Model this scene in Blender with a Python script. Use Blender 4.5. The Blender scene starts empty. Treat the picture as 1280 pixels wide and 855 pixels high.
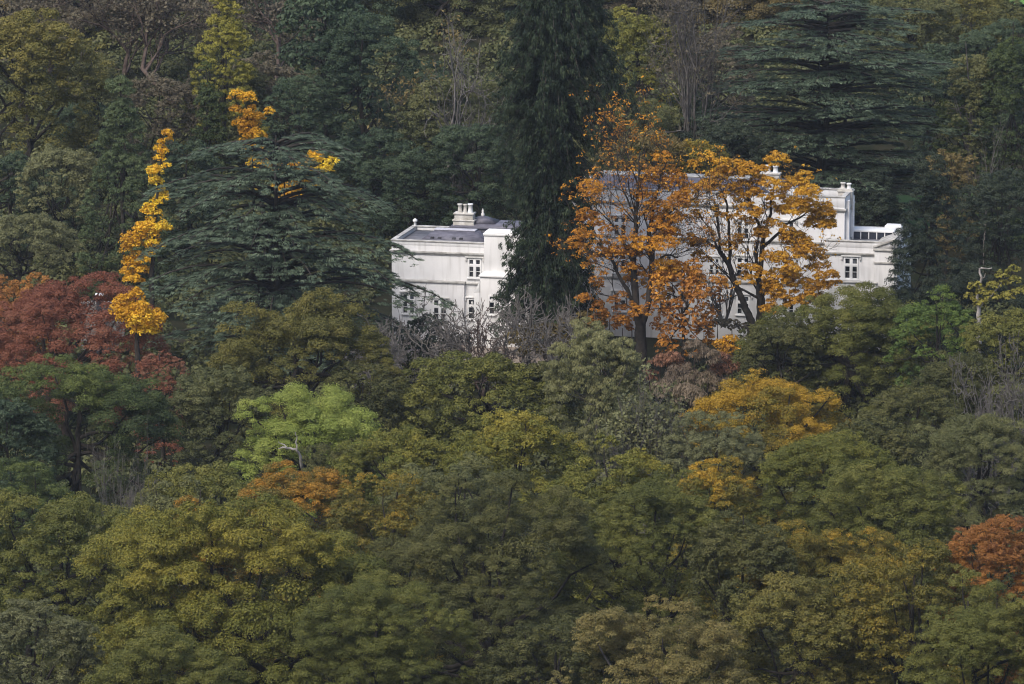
import bpy, math, random
import numpy as np
from mathutils import Vector

# ------------------------------------------------------------------ camera
scene = bpy.context.scene
COL = scene.collection
CAM_H, PITCH, FPX = 104.0, math.radians(10.52), 7000.0
cam_d = bpy.data.cameras.new("camera"); cam = bpy.data.objects.new("camera", cam_d); COL.objects.link(cam)
cam.location = (0, 0, CAM_H); cam.rotation_euler = (math.pi/2 - PITCH, 0, 0)
cam_d.sensor_width = 36.0; cam_d.lens = 36.0*FPX/1280.0
cam_d.clip_start = 1.0; cam_d.clip_end = 9000.0
scene.camera = cam

# ------------------------------------------------------------------ light
SUN_EL, SUN_AZ = math.radians(50), math.radians(-34)      # azimuth: 0 = from behind the camera, negative = from the camera's left
world = bpy.data.worlds.new("World"); scene.world = world; world.use_nodes = True
wn = world.node_tree; bg = wn.nodes["Background"]
sky = wn.nodes.new("ShaderNodeTexSky"); sky.sky_type = 'NISHITA'; sky.sun_disc = False
sky.sun_elevation = SUN_EL; sky.air_density = 1.0; sky.dust_density = 3.0; sky.ozone_density = 1.0
sun_dir = Vector((math.sin(SUN_AZ)*math.cos(SUN_EL), -math.cos(SUN_AZ)*math.cos(SUN_EL), math.sin(SUN_EL)))
sky.sun_rotation = math.atan2(sun_dir.x, sun_dir.y)
wn.links.new(sky.outputs[0], bg.inputs[0]); bg.inputs[1].default_value = 0.15
sd = bpy.data.lights.new("sun", 'SUN'); sun = bpy.data.objects.new("sun", sd); COL.objects.link(sun)
sd.energy = 1.5; sd.angle = math.radians(24); sd.color = (1.0, 0.95, 0.88)
sun.rotation_euler = sun_dir.to_track_quat('Z', 'Y').to_euler(); sun.location = sun_dir*300
vs = scene.view_settings
vs.view_transform = 'Standard'; vs.look = 'None'; vs.exposure = 0.72; vs.gamma = 1.0; vs.use_curve_mapping = False
cy = scene.cycles
cy.max_bounces = 6; cy.diffuse_bounces = 4; cy.glossy_bounces = 1; cy.transmission_bounces = 3; cy.transparent_max_bounces = 4
HAZE = 0.00006
cy.volume_bounces = 0; cy.use_denoising = True; cy.filter_width = 1.1
cy.caustics_reflective = False; cy.caustics_refractive = False

# ------------------------------------------------------------------ picture to place
def ray(x, y):
    a, b = (x-640.0)/FPX, -(y-427.5)/FPX
    return np.array([a, math.cos(PITCH)+b*math.sin(PITCH), -math.sin(PITCH)+b*math.cos(PITCH)])
def P(x, y, Y):
    d = ray(x, y); return np.array([0, 0, CAM_H]) + d*(Y/d[1])
def S(Y): return FPX/(Y/math.cos(PITCH)*1.0)           # photo pixels per metre at distance Y
def ground_z(X, Y):
    X = np.asarray(X, float); Y = np.asarray(Y, float)
    z = np.where(Y > 585, 0.15*(Y-585), 0.0)
    z = z + np.where(Y > 720, 0.07*(Y-720), 0.0)
    z = z + np.where(Y > 1150, -0.15*(Y-1150), 0.0)
    z = z - 0.08*np.clip(545-Y, 0, 105)
    t = np.clip((345-Y)/345.0, 0, 1.35)
    z = z + 108*t**2.2
    w = np.clip((np.abs(Y-560)-14)/40, 0, 1)
    z = z + w*(0.7*np.sin(X*0.045+1.0)*np.cos(Y*0.037) + 0.35*np.sin(X*0.11)*np.sin(Y*0.09+2))
    return z

# ------------------------------------------------------------------ materials
def new_mat(name):
    m = bpy.data.materials.new(name); m.use_nodes = True
    nt = m.node_tree; b = nt.nodes["Principled BSDF"]
    return m, nt, b
def noise_mat(name, c1, c2, scale=1.0, rough=0.85, detail=6, stops=(0.35, 0.7), bump=0.0, stretch=(1, 1, 1), spec=0.3, coord='Object'):
    m, nt, b = new_mat(name)
    tc = nt.nodes.new("ShaderNodeTexCoord"); mp = nt.nodes.new("ShaderNodeMapping"); mp.inputs['Scale'].default_value = stretch
    n = nt.nodes.new("ShaderNodeTexNoise"); n.inputs['Scale'].default_value = scale; n.inputs['Detail'].default_value = detail
    r = nt.nodes.new("ShaderNodeValToRGB")
    r.color_ramp.elements[0].position = stops[0]; r.color_ramp.elements[0].color = (*c1, 1)
    r.color_ramp.elements[1].position = stops[1]; r.color_ramp.elements[1].color = (*c2, 1)
    L = nt.links.new
    L(tc.outputs[coord], mp.inputs[0]); L(mp.outputs[0], n.inputs['Vector']); L(n.outputs['Fac'], r.inputs[0]); L(r.outputs[0], b.inputs['Base Color'])
    b.inputs['Roughness'].default_value = rough; b.inputs['Specular IOR Level'].default_value = spec
    if bump:
        bp = nt.nodes.new("ShaderNodeBump"); bp.inputs['Strength'].default_value = bump; bp.inputs['Distance'].default_value = 0.05
        L(n.outputs['Fac'], bp.inputs['Height']); L(bp.outputs[0], b.inputs['Normal'])
    return m
_leafmats = {}; GAIN = (1.9, 1.84, 1.3)
def leaf_mat(pal):
    key = tuple(pal)
    if key in _leafmats: return _leafmats[key]
    m, nt, b = new_mat("leaves")
    L = nt.links.new
    at = nt.nodes.new("ShaderNodeAttribute"); at.attribute_name = "tint"
    av = nt.nodes.new("ShaderNodeAttribute"); av.attribute_name = "leaf_value"
    r = nt.nodes.new("ShaderNodeValToRGB"); el = r.color_ramp.elements
    n = len(pal)
    for i in range(1, n-1): el.new(i/(n-1))
    for i, c in enumerate(pal): el[i].position = i/(n-1); el[i].color = (*[min(.75, q*g) for q, g in zip(c, GAIN)], 1)
    hs = nt.nodes.new("ShaderNodeHueSaturation")
    L(at.outputs['Fac'], r.inputs[0]); L(r.outputs[0], hs.inputs['Color']); L(av.outputs['Fac'], hs.inputs['Value'])
    L(hs.outputs[0], b.inputs['Base Color'])
    b.inputs['Roughness'].default_value = 0.62; b.inputs['Specular IOR Level'].default_value = 0.25
    tr = nt.nodes.new("ShaderNodeBsdfTranslucent"); mx = nt.nodes.new("ShaderNodeMixShader"); mx.inputs[0].default_value = 0.3
    L(hs.outputs[0], tr.inputs[0]); L(b.outputs[0], mx.inputs[1]); L(tr.outputs[0], mx.inputs[2])
    L(mx.outputs[0], nt.nodes["Material Output"].inputs[0])
    _leafmats[key] = m; return m
BARK = noise_mat("dark_bark", (0.018, 0.015, 0.012), (0.05, 0.042, 0.034), 2.0, 0.95)
BARK_GREY = noise_mat("grey_bark", (0.06, 0.052, 0.046), (0.16, 0.145, 0.13), 1.5, 0.95)
BARK_LIGHT = noise_mat("lichen_bark", (0.075, 0.067, 0.06), (0.19, 0.175, 0.16), 1.5, 0.95)
BARK_PALE = noise_mat("pale_dead_wood", (0.2, 0.18, 0.16), (0.42, 0.39, 0.36), 1.5, 0.9)
BARK_BROWN = noise_mat("brown_twigs", (0.05, 0.035, 0.028), (0.11, 0.08, 0.065), 1.5, 0.95)

PAL = dict(
 olive=[(.04,.043,.015),(.07,.068,.022),(.105,.092,.03)],
 oak=[(.036,.043,.014),(.062,.068,.02),(.092,.092,.028)],
 oakdark=[(.022,.026,.012),(.04,.044,.019),(.064,.064,.027)],
 dull=[(.035,.042,.022),(.06,.066,.035),(.085,.088,.045)],
 greygreen=[(.045,.05,.032),(.075,.08,.05),(.1,.105,.065)],
 deep=[(.016,.026,.014),(.032,.046,.02),(.062,.078,.026)],
 vivid=[(.03,.05,.016),(.05,.078,.022),(.08,.105,.03)],
 lime=[(.07,.095,.025),(.115,.145,.04),(.17,.19,.06)],
 yellowgreen=[(.045,.053,.015),(.08,.083,.02),(.14,.122,.025)],
 goldolive=[(.048,.05,.016),(.09,.078,.018),(.21,.135,.018)],
 orangetop=[(.045,.048,.015),(.085,.07,.02),(.2,.105,.018)],
 golden=[(.24,.125,.012),(.4,.235,.02),(.46,.31,.033)],
 orange=[(.13,.055,.014),(.26,.12,.016),(.32,.172,.022)],
 amber=[(.15,.075,.012),(.26,.138,.015),(.31,.188,.024)],
 rust=[(.1,.043,.02),(.2,.088,.022),(.28,.138,.024)],
 red=[(.1,.036,.028),(.13,.053,.042),(.125,.08,.067)],
 redorange=[(.1,.042,.02),(.17,.078,.026),(.215,.112,.032)],
 brown=[(.05,.04,.022),(.085,.068,.034),(.115,.09,.045)],
 mauve=[(.04,.036,.033),(.066,.057,.052),(.09,.08,.068)],
 tan=[(.05,.047,.022),(.083,.075,.034),(.125,.102,.045)],
 cedar=[(.024,.037,.034),(.046,.066,.058),(.092,.122,.108)],
 cedardark=[(.017,.029,.026),(.036,.053,.045),(.078,.104,.09)],
 conifer=[(.008,.014,.011),(.014,.024,.017),(.03,.044,.028)],
 yew=[(.008,.013,.012),(.014,.021,.018),(.025,.034,.027)],
 cypress=[(.026,.04,.023),(.044,.062,.036),(.07,.09,.052)],
 plume=[(.07,.075,.02),(.125,.122,.028),(.18,.165,.04)],
 twigs=[(.07,.055,.054),(.1,.08,.077),(.13,.105,.098)],
 willow=[(.07,.075,.045),(.098,.102,.06),(.13,.13,.08)],
 larch=[(.055,.062,.02),(.1,.1,.028),(.145,.135,.036)],
 heath=[(.1,.05,.042),(.15,.08,.064),(.18,.11,.085)],
 evergreen=[(.015,.026,.02),(.026,.041,.03),(.044,.062,.044)],
 fir=[(.014,.026,.019),(.027,.043,.031),(.05,.07,.048)],
)

# ------------------------------------------------------------------ mesh helpers
def link(o, parent=None):
    COL.objects.link(o)
    if parent is not None: o.parent = parent
    return o
def mesh_obj(name, V, F, mat, parent=None, offset=None, attrs=None, smooth=False):
    V = np.asarray(V, np.float32); F = np.asarray(F, np.int32)
    if offset is not None: V = V - np.asarray(offset, np.float32)
    me = bpy.data.meshes.new(name); k = F.shape[1]
    me.vertices.add(len(V)); me.vertices.foreach_set("co", V.ravel())
    me.loops.add(F.size); me.loops.foreach_set("vertex_index", F.ravel())
    me.polygons.add(len(F)); me.polygons.foreach_set("loop_start", np.arange(0, F.size, k, dtype=np.int32))
    if smooth: me.polygons.foreach_set("use_smooth", np.ones(len(F), bool))
    me.update(calc_edges=True)
    if attrs:
        for an, av in attrs.items():
            a = me.attributes.new(an, 'FLOAT', 'FACE'); a.data.foreach_set("value", np.asarray(av, np.float32))
    me.materials.append(mat)
    return link(bpy.data.objects.new(name, me), parent)
class Tubes:
    def __init__(s): s.V, s.F, s.n = [], [], 0
    def add(s, pts, rad, sides=5):
        pts = np.asarray(pts, float); rad = np.asarray(rad, float); m = len(pts)
        t = np.gradient(pts, axis=0); t /= np.linalg.norm(t, axis=1, keepdims=True)+1e-9
        ref = np.where(np.abs(t[:, 2:3]) > 0.9, np.array([[1.0, 0, 0]]), np.array([[0, 0, 1.0]]))
        a = np.cross(t, ref); a /= np.linalg.norm(a, axis=1, keepdims=True)+1e-9
        b = np.cross(t, a)
        th = np.arange(sides)*2*math.pi/sides
        ring = pts[:, None, :] + rad[:, None, None]*(np.cos(th)[None, :, None]*a[:, None, :]+np.sin(th)[None, :, None]*b[:, None, :])
        i = np.arange(m-1)[:, None]*sides; j = np.arange(sides)[None, :]; j2 = (j+1) % sides
        f = np.stack([i+j, i+j2, i+sides+j2, i+sides+j], -1).reshape(-1, 4)+s.n
        s.V.append(ring.reshape(-1, 3)); s.F.append(f); s.n += m*sides
    def build(s, name, mat, parent, offset):
        return mesh_obj(name, np.concatenate(s.V), np.concatenate(s.F), mat, parent, offset, smooth=True)
def bez(p0, p1, p2, n=6):
    t = np.linspace(0, 1, n)[:, None]
    return (1-t)**2*np.asarray(p0)+2*t*(1-t)*np.asarray(p1)+t*t*np.asarray(p2)
def unit(v): return v/(np.linalg.norm(v, axis=-1, keepdims=True)+1e-9)
class Leaves:
    """collects leaf sprays (small rhombus faces) spread through many clumps"""
    def __init__(s, seed): s.rng = np.random.default_rng(seed); s.V, s.T, s.U = [], [], []
    def clumps(s, c, r, cnt, tint, L=.4, W=.24, flat=.7, axis=None, axis_w=.5, up=.3, nrand=.8, shell=.55, tj=.13, below=.35):
        """c (k,3) centres, r (k,) radii, cnt (k,) leaf counts, tint (k,); axis (k,3) or (3,) leaf direction bias"""
        rng = s.rng; c = np.asarray(c, float); k = len(c)
        cnt = np.asarray(cnt, int); idx = np.repeat(np.arange(k), cnt); n = len(idx)
        if n == 0: return
        d = unit(rng.normal(size=(n, 3))); d[:, 2] = np.where((d[:, 2] < -below), -d[:, 2], d[:, 2])
        rad = np.asarray(r)[idx]*(shell+(1-shell)*rng.random(n)**.6)*(1+.12*rng.normal(size=n))
        p = c[idx] + d*rad[:, None]*np.array([1, 1, flat])
        nn = unit(d + np.array([0, 0, up]) + nrand*rng.normal(size=(n, 3))*.6)
        a = rng.normal(size=(n, 3))
        if axis is not None:
            ax = np.asarray(axis, float); ax = ax[idx] if ax.ndim == 2 else ax[None, :]
            a = unit(a)*(1-axis_w) + ax*axis_w*1.6
        a = unit(a - nn*np.sum(a*nn, 1, keepdims=True)); b = np.cross(nn, a)
        sc = (.7+.6*rng.random(n))[:, None]
        a = a*L*.5*sc; b = b*W*.5*sc
        s.V.append(np.stack([p-a, p+b-a*.1, p+a, p-b-a*.1], 1))
        s.T.append(np.clip(np.asarray(tint)[idx]+tj*rng.normal(size=n), 0, 1))
        s.U.append(np.clip(1+.15*rng.normal(size=n), .55, 1.5))
    def build(s, name, pal, parent, offset):
        V = np.concatenate(s.V).reshape(-1, 3); F = np.arange(len(V), dtype=np.int32).reshape(-1, 4)
        return mesh_obj(name, V, F, leaf_mat(pal), parent, offset, {"tint": np.concatenate(s.T), "leaf_value": np.concatenate(s.U)})
STATS = [0]
def snoise(p, rng, scale):
    """smooth 3-D noise made of a few random waves, about 0 +- 1"""
    v = 0
    for _ in range(5):
        k = unit(rng.normal(size=3))*rng.uniform(.6, 1.6)/scale
        v = v+np.sin(p@k*2*math.pi*.5+rng.uniform(0, 6.28))
    return v/2.2
def thing(name, label, cat, loc, group=None, rz=0):
    o = bpy.data.objects.new(name, None); o.empty_display_size = 1; link(o)
    o.location = tuple(float(q) for q in loc); o.rotation_euler = (0, 0, rz)
    o["label"] = label; o["category"] = cat
    if group: o["group"] = group
    return o
def structure(o, kind="structure"): o["kind"] = kind; return o

# ------------------------------------------------------------------ tree builders
FRONT = "trees of the wood below the house"; HILL = "trees on the wooded slope behind the house"; GARDEN = "trees around the house"
def root_at(name, label, cat, X, Y, group):
    z = float(ground_z(X, Y)); return thing(name, label, cat, (X, Y, z), group), np.array([X, Y, z])
def fib(n, rng):
    i = np.arange(n)+.5; ph = np.arccos(1-2*i/n); th = math.pi*(1+5**.5)*i+rng.uniform(0, 6)
    d = np.stack([np.cos(th)*np.sin(ph), np.sin(th)*np.sin(ph), np.cos(ph)], 1)
    return unit(d+rng.normal(size=d.shape)*.55/math.sqrt(n)*1.4)
def crown_from_lobes(lv, lc, lr, rng, Y, dens, leaf, tint_fn, sub=.38, flat=.68, axis=None, axis_w=.4, gap=0., cull=True, centre=None, nsub=19, up=.35, nrand=.65, aspect=.6):
    """lobes -> sub clumps on their outer, upper and near sides -> leaves"""
    C, R, K, AX = [], [], [], []
    for c, r in zip(lc, lr):
        d = fib(nsub+8, rng)
        out = unit(c-centre+np.array([0, 0, .3*r])) if centre is not None else np.array([0, 0, 1.])
        keep = (d@out > -.25) & (d[:, 2] > -.6) & (rng.random(len(d)) > gap)
        d = d[keep]
        p = c+d*r*np.array([1, 1, .85])*(.75+.25*rng.random((len(d), 1)))
        rr = r*sub*(.65+.7*rng.random(len(d)))
        k = dens*2.2*math.pi*rr**2/(leaf*leaf*aspect*.5)*.62
        if cull: k = k*np.where((d[:, 1] > .4), .22, 1.)*np.where(d[:, 2] < -.25, .6, 1.)
        C.append(p); R.append(rr); K.append(k)
    C = np.concatenate(C); R = np.concatenate(R); K = np.concatenate(K)
    t = tint_fn(C)+rng.normal(size=len(C))*.1
    lv.clumps(C, R, np.maximum(K, 4), t, leaf, leaf*aspect, flat, axis, axis_w, up, nrand)
    return C
def broadleaf(name, label, x, top, w, Y, h, pal, group=FRONT, seed=None, lob=.155, leaf=None, dens=1., tip=(.22, .45), gap=.12, cat="tree",
              base=.42, spread=.3, irr=.13, bark=None, limbs=16, cone=None, extra=None, droop=0., up=.3, aspect=.6, sub=.34, squash=.85, bx=None):
    """x, top, w, h: crown centre, top, width and height as seen in the photo (pixels); Y: distance in metres"""
    seed = seed if seed is not None else int(x*7+top*13+Y) % 100000
    rng = np.random.default_rng(seed)
    s = S(Y); W, H = w/s, h/s
    tp = P(x, top, Y); X = tp[0]; zt = tp[2]
    root, base_p = root_at(name, label, cat, X if bx is None else P(bx, top, Y)[0], Y, group)
    leaf = leaf or 1.85*rng.uniform(.85, 1.25)/(s*.8); dens *= 1.25
    if group is not GARDEN: H = max(H, .93*(zt-base_p[2]))
    HU = min(H/2, .4*W); RL = H-HU; cen = np.array([X, Y, zt-HU]); R = np.array([W/2, W/2*squash, HU])
    fg = np.linspace(.004, 1, 160)
    if cone is None:
        fu = HU/H; pr = np.where(fg < fu, np.sqrt(np.clip(1-(1-fg/fu)**2, 0, 1)), 1-.3*((fg-fu)/(1-fu+1e-6))**2)
    else:
        pr = np.minimum((fg/.85)**cone, 1)*np.where(fg > .85, 1-.6*(fg-.85)**1.2, 1)
    dr = np.gradient(pr*W/2, fg*H); wgt = np.maximum(pr, .12)*np.sqrt(1+dr**2); wgt *= np.where(fg > .72, .7, 1)
    area = 2*math.pi*np.sum(wgt)*(fg[1]-fg[0])*H*W/2*(1+squash)/2
    n = int(np.clip(.8*area/(math.pi*(lob*W)**2*.95), 12, 420))
    ff = np.interp((np.arange(n)+rng.random(n))/n, np.cumsum(wgt)/np.sum(wgt), fg)
    th = np.arange(n)*2.39996+rng.normal(size=n)*.35
    keep = (np.sin(th) < .35) | (ff < .25) | (rng.random(n) < .4); ff, th = ff[keep], th[keep]; n = len(ff)
    rp = np.interp(ff, fg, pr); slope = np.interp(ff, fg, dr)
    d = unit(np.stack([np.cos(th), np.sin(th), np.clip(slope, -.6, 3.)], 1))
    lr = lob*W*(.62+.7*rng.random(n))
    wob = 1+irr*snoise(np.stack([np.cos(th)*rp, np.sin(th)*rp, ff*H/W*2], 1)*2.2, rng, 1.3)+.06*rng.normal(size=n)
    lc = np.stack([X+np.cos(th)*rp*wob*W/2, Y+np.sin(th)*rp*wob*W/2*squash, zt-ff*H+(wob-1)*H*.35*np.clip(d[:, 2], 0, 1)], 1)-d*lr[:, None]*.85
    # inner filling lobes, so that a gap shows leaves and limbs deeper in, not the sky behind
    m = max(4, n//4); di = fib(m, rng); f2 = rng.random(m)*.75+.15; lc2 = np.stack([X+di[:, 0]*W*.24*np.interp(f2, fg, pr), Y+di[:, 1]*W*.2*np.interp(f2, fg, pr), zt-f2*H], 1); lr2 = lob*W*(.9+.4*rng.random(m))
    if extra:
        for (ex, ey, er, dy) in extra:
            q = P(ex, ey, Y+dy); lc = np.vstack([lc, q]); lr = np.append(lr, er/s)
    lv = Leaves(seed)
    nz = np.random.default_rng(seed+5); ph = [unit(nz.normal(size=3))*nz.uniform(.5, 1.4)/(W*.45) for _ in range(4)]; po = nz.uniform(0, 6.28, 4)
    def tint(p):
        v = sum(np.sin((p@k)*math.pi*2+o) for k, o in zip(ph, po))/4
        t = base+spread*v
        if tip:
            hh = (p[:, 2]-(zt-2*HU))/(2*HU); sx = (p[:, 0]-X)/(W/2)
            t = t+tip[0]*np.clip((hh-tip[1])/(1-tip[1]), 0, 1)*(1+.5*v)
            if len(tip) > 2: t = t+tip[2]*sx
        return t
    ax = None; aw = 0.
    if droop: ax = np.array([0, 0, -1. if droop > 0 else 1.]); aw = abs(droop)
    crown_from_lobes(lv, lc, lr, rng, Y, dens, leaf, tint, sub=sub, gap=gap, centre=cen-np.array([0, 0, H*.2]), axis=ax, axis_w=aw, up=up, aspect=aspect)
    crown_from_lobes(lv, lc2, lr2, rng, Y, dens*.4, leaf*1.4, tint, sub=.5, gap=.1, centre=cen, nsub=6, axis=ax, axis_w=aw, aspect=aspect)
    lv.build("crown", PAL[pal] if isinstance(pal, str) else pal, root, base_p)
    tb = Tubes(); fork = cen-np.array([0, 0, RL*.6]); fork[2] = max(fork[2], base_p[2]+(zt-base_p[2])*.22)
    tr = max(.18, W*.028)
    top_p = cen+np.array([rng.normal()*.06*W, 0, H*.18])
    tb.add(np.vstack([base_p-np.array([0, 0, .4]), base_p+(fork-base_p)*.5+np.array([rng.normal()*.2, 0, 0]), fork, (fork+top_p)/2+rng.normal(size=3)*.4, top_p]),
           [tr*1.35, tr, tr*.85, tr*.55, tr*.2], 7)
    order = rng.permutation(n)[:limbs]
    for i in order:
        e = lc[i]+unit(lc[i]-cen)*lr[i]*.5
        q = fork+(top_p-fork)*rng.random()*.6
        mid = (q+e)/2+np.array([0, 0, -.06*W])+rng.normal(size=3)*W*.03
        b = bez(q, mid, e, 7); b[1:-1] += rng.normal(size=(5, 3))*W*.012
        tb.add(b, np.linspace(tr*.5, tr*.1, 7), 5)
    tb.build("trunk", bark or BARK, root, base_p)
    return root
def conical(name, label, x, top, w, Y, h, pal, group=HILL, point=.7, **kw):
    """a rounded cone: broader below, sprays standing upright"""
    kw.setdefault("droop", -.45); kw.setdefault("aspect", .42); kw.setdefault("lob", .14); kw.setdefault("irr", .07)
    return broadleaf(name, label, x, top, w, Y, h, pal, group, cone=point, **kw)
def grow(tb, rng, p, d, length, r, level, maxl, tips, spread, kids, trop, wig=.18, rmin=.012):
    n = 5 if level < 2 else 4
    pts = [np.array(p, float)]; dd = np.array(d, float)
    for i in range(n-1):
        dd = unit(dd+rng.normal(size=3)*wig+np.array([0, 0, trop])); pts.append(pts[-1]+dd*length/(n-1))
    pts = np.array(pts)
    tb.add(pts, np.maximum(np.linspace(r, r*.55, n), rmin), 6 if level == 0 else (4 if level < 3 else 3))
    if level >= maxl: tips.append((pts[-1], dd)); return
    for c in range(kids[min(level, len(kids)-1)]):
        t = rng.uniform(.35, 1) if c else 1.
        q = pts[0]+0; f = t*(n-1); i = min(int(f), n-2); q = pts[i]+(pts[i+1]-pts[i])*(f-i)
        sd = unit(dd+unit(rng.normal(size=3))*spread*rng.uniform(.6, 1.25)) if c else unit(dd+rng.normal(size=3)*.22)
        grow(tb, rng, q, sd, length*rng.uniform(.55, .8), r*(.62 if c == 0 else .5), level+1, maxl, tips, spread, kids, trop, wig, rmin)
def bare(name, label, x, basey_or_none, top, w, Y, group, seed=None, bark=None, stems=1, maxl=5, kids=(3, 3, 3, 3, 3), spread=.9, trop=.06, wig=.2, r0=None,
         leaves=None, cat="tree", rmin=.014, lean=.15, h=None):
    """a leafless (or nearly leafless) tree: its branches fill the width and height seen in the photo"""
    seed = seed if seed is not None else int(x*11+top*3+Y) % 100000
    rng = np.random.default_rng(seed); s = S(Y)
    tp = P(x, top, Y); root, b = root_at(name, label, cat, tp[0], Y, group)
    H = tp[2]-b[2] if h is None else h/s
    tb = Tubes(); tips = []
    for k in range(stems):
        a = rng.uniform(0, 6.28); d = unit(np.array([math.cos(a)*lean*(2.2 if stems > 1 else 1), math.sin(a)*lean, 1.]))
        grow(tb, rng, np.zeros(3), d, H*.36, r0 or H*.018, 0, maxl, tips, spread, kids, trop, wig, rmin)
    V = np.concatenate(tb.V); tipp = np.array([t[0] for t in tips])
    # fit to the seen width and height
    lo, hi = np.percentile(tipp[:, 0], 3), np.percentile(tipp[:, 0], 97); zt = np.percentile(tipp[:, 2], 98)
    sx = (w/s)/(hi-lo); sz = H/zt; sc = np.array([sx, sx, sz])
    off = np.array([-(lo+hi)/2*sx, 0, tp[2]-b[2]-H])
    zz = np.clip(V[:, 2:3]/(.25*zt), 0, 1)
    V = V*sc+off*np.hstack([zz, zz, np.ones_like(zz)])
    mesh_obj("branches", V, np.concatenate(tb.F), bark or BARK_GREY, root, None, smooth=True)
    if leaves:
        pal, dens, rad, leaf, frac = leaves
        q = tipp*sc+off; sel = rng.random(len(q)) < frac; q = q[sel]
        lv = Leaves(seed); nz = snoise(q, rng, 3.0)
        lv.clumps(q, np.full(len(q), rad)*(.6+.8*rng.random(len(q))), np.maximum(2, dens*(1+.6*nz)).astype(int), .45+.3*nz, leaf, leaf*.6, .65)
        lv.build("crown", PAL[pal], root, (0, 0, 0))
    return root
def cedar(name, label, x, top, w, Y, h, pal, group, profile, seed=1, levels=15, per=11, droop=.12, plate=1.0, leaf=.5, lead=3, dens=1., rise=.1, fine=.15, fan=.2, rag=.62):
    """tiered cedar: level or drooping boughs carrying flat plates of needle sprays. profile: (height fraction, left px, right px)"""
    rng = np.random.default_rng(seed); s = S(Y)
    tp = P(x, top, Y); root, b = root_at(name, label, "tree", tp[0], Y, group); zt = tp[2]; H = h/s
    hf = np.array([p[0] for p in profile]); Lp = np.array([p[1] for p in profile])/s; Rp = np.array([p[2] for p in profile])/s
    tb = Tubes(); lv = Leaves(seed)
    for k in range(lead):
        dx = rng.normal()*1.1 if k else 0
        top_p = np.array([tp[0]+dx*1.6, Y+rng.normal()*.8, zt-H*(.04+.1*k)])
        tb.add(bez(b-np.array([0, 0, .4])+np.array([dx*.2, 0, 0]), (b+top_p)/2+np.array([dx*.8, 0, -2.]), top_p, 9), np.linspace(.62, .08, 9)*(1 if k == 0 else .7), 7)
    C, R, A, K, T = [], [], [], [], []
    for i in range(levels):
        f0 = (i+.3)/levels
        for j in range(per):
            az = 2*math.pi*(j+rng.uniform(-.35, .35))/per+i*1.1
            f = np.clip(f0+rng.uniform(-.2, .2)/levels+.3/levels*math.sin(az*2+i*2.4), 0.01, 1); z0 = zt-H*(1-f)
            l, r_ = np.interp(f, hf, Lp), np.interp(f, hf, Rp)
            cx, sy = math.cos(az), math.sin(az)
            half = r_ if cx > 0 else l
            dep = (l+r_)/2*.85
            length = 1/math.sqrt((cx/max(half, .3))**2+(sy/max(dep, .3))**2)*rng.uniform(rag, 1.14)*(1+.2*math.sin(az*3+seed)*math.sin(i*1.9))
            d = np.array([cx, sy, 0])
            p0 = np.array([tp[0], Y, z0-rise*length]); p2 = p0+d*length+np.array([0, 0, rise*length*1.1-droop*length])
            p1 = p0+d*length*.55+np.array([0, 0, rise*length*1.9])
            ln = bez(p0, p1, p2, 8)
            tb.add(ln, np.linspace(.17, .03, 8)*(.4+.1*min(length, 8)), 4)
            m = max(4, int(length**1.35*2.1*plate*fan/.2))
            t = np.sort(rng.random(m))**.6*.82+.18
            q = np.array([(1-a)**2*p0+2*a*(1-a)*p1+a*a*p2 for a in t])
            side = np.array([-sy, cx, 0]); off = rng.uniform(-1, 1, m)*length*fan*np.sqrt(np.clip(t*(1.12-t), 0, 1))*2
            q = q+off[:, None]*side+np.stack([np.zeros(m), np.zeros(m), -np.abs(off)*(droop*1.3+.06)+.12], 1)
            rr = (.32+.42*rng.random(m))*(1.1-.3*t)*plate
            back = .35 if sy > .5 else 1.
            C.append(q); R.append(rr); K.append(dens*back*rr**2*26/(leaf/.5)**1.5)
            ax = unit(d[None, :]+side[None, :]*np.sign(off)[:, None]*.6+np.array([0, 0, -droop*2.4])[None, :]); A.append(ax)
            T.append(.25+.35*t+.12*rng.normal(size=m))
    C = np.concatenate(C); R = np.concatenate(R); K = np.concatenate(K); A = np.concatenate(A); T = np.concatenate(T)
    lv.clumps(C, R, np.maximum(K, 3), T, leaf, leaf*.2, fine, A, .8, 1.3, .4, .2, below=.9)
    lv.build("crown", PAL[pal], root, b); tb.build("trunk", BARK, root, b)
    return root
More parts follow.
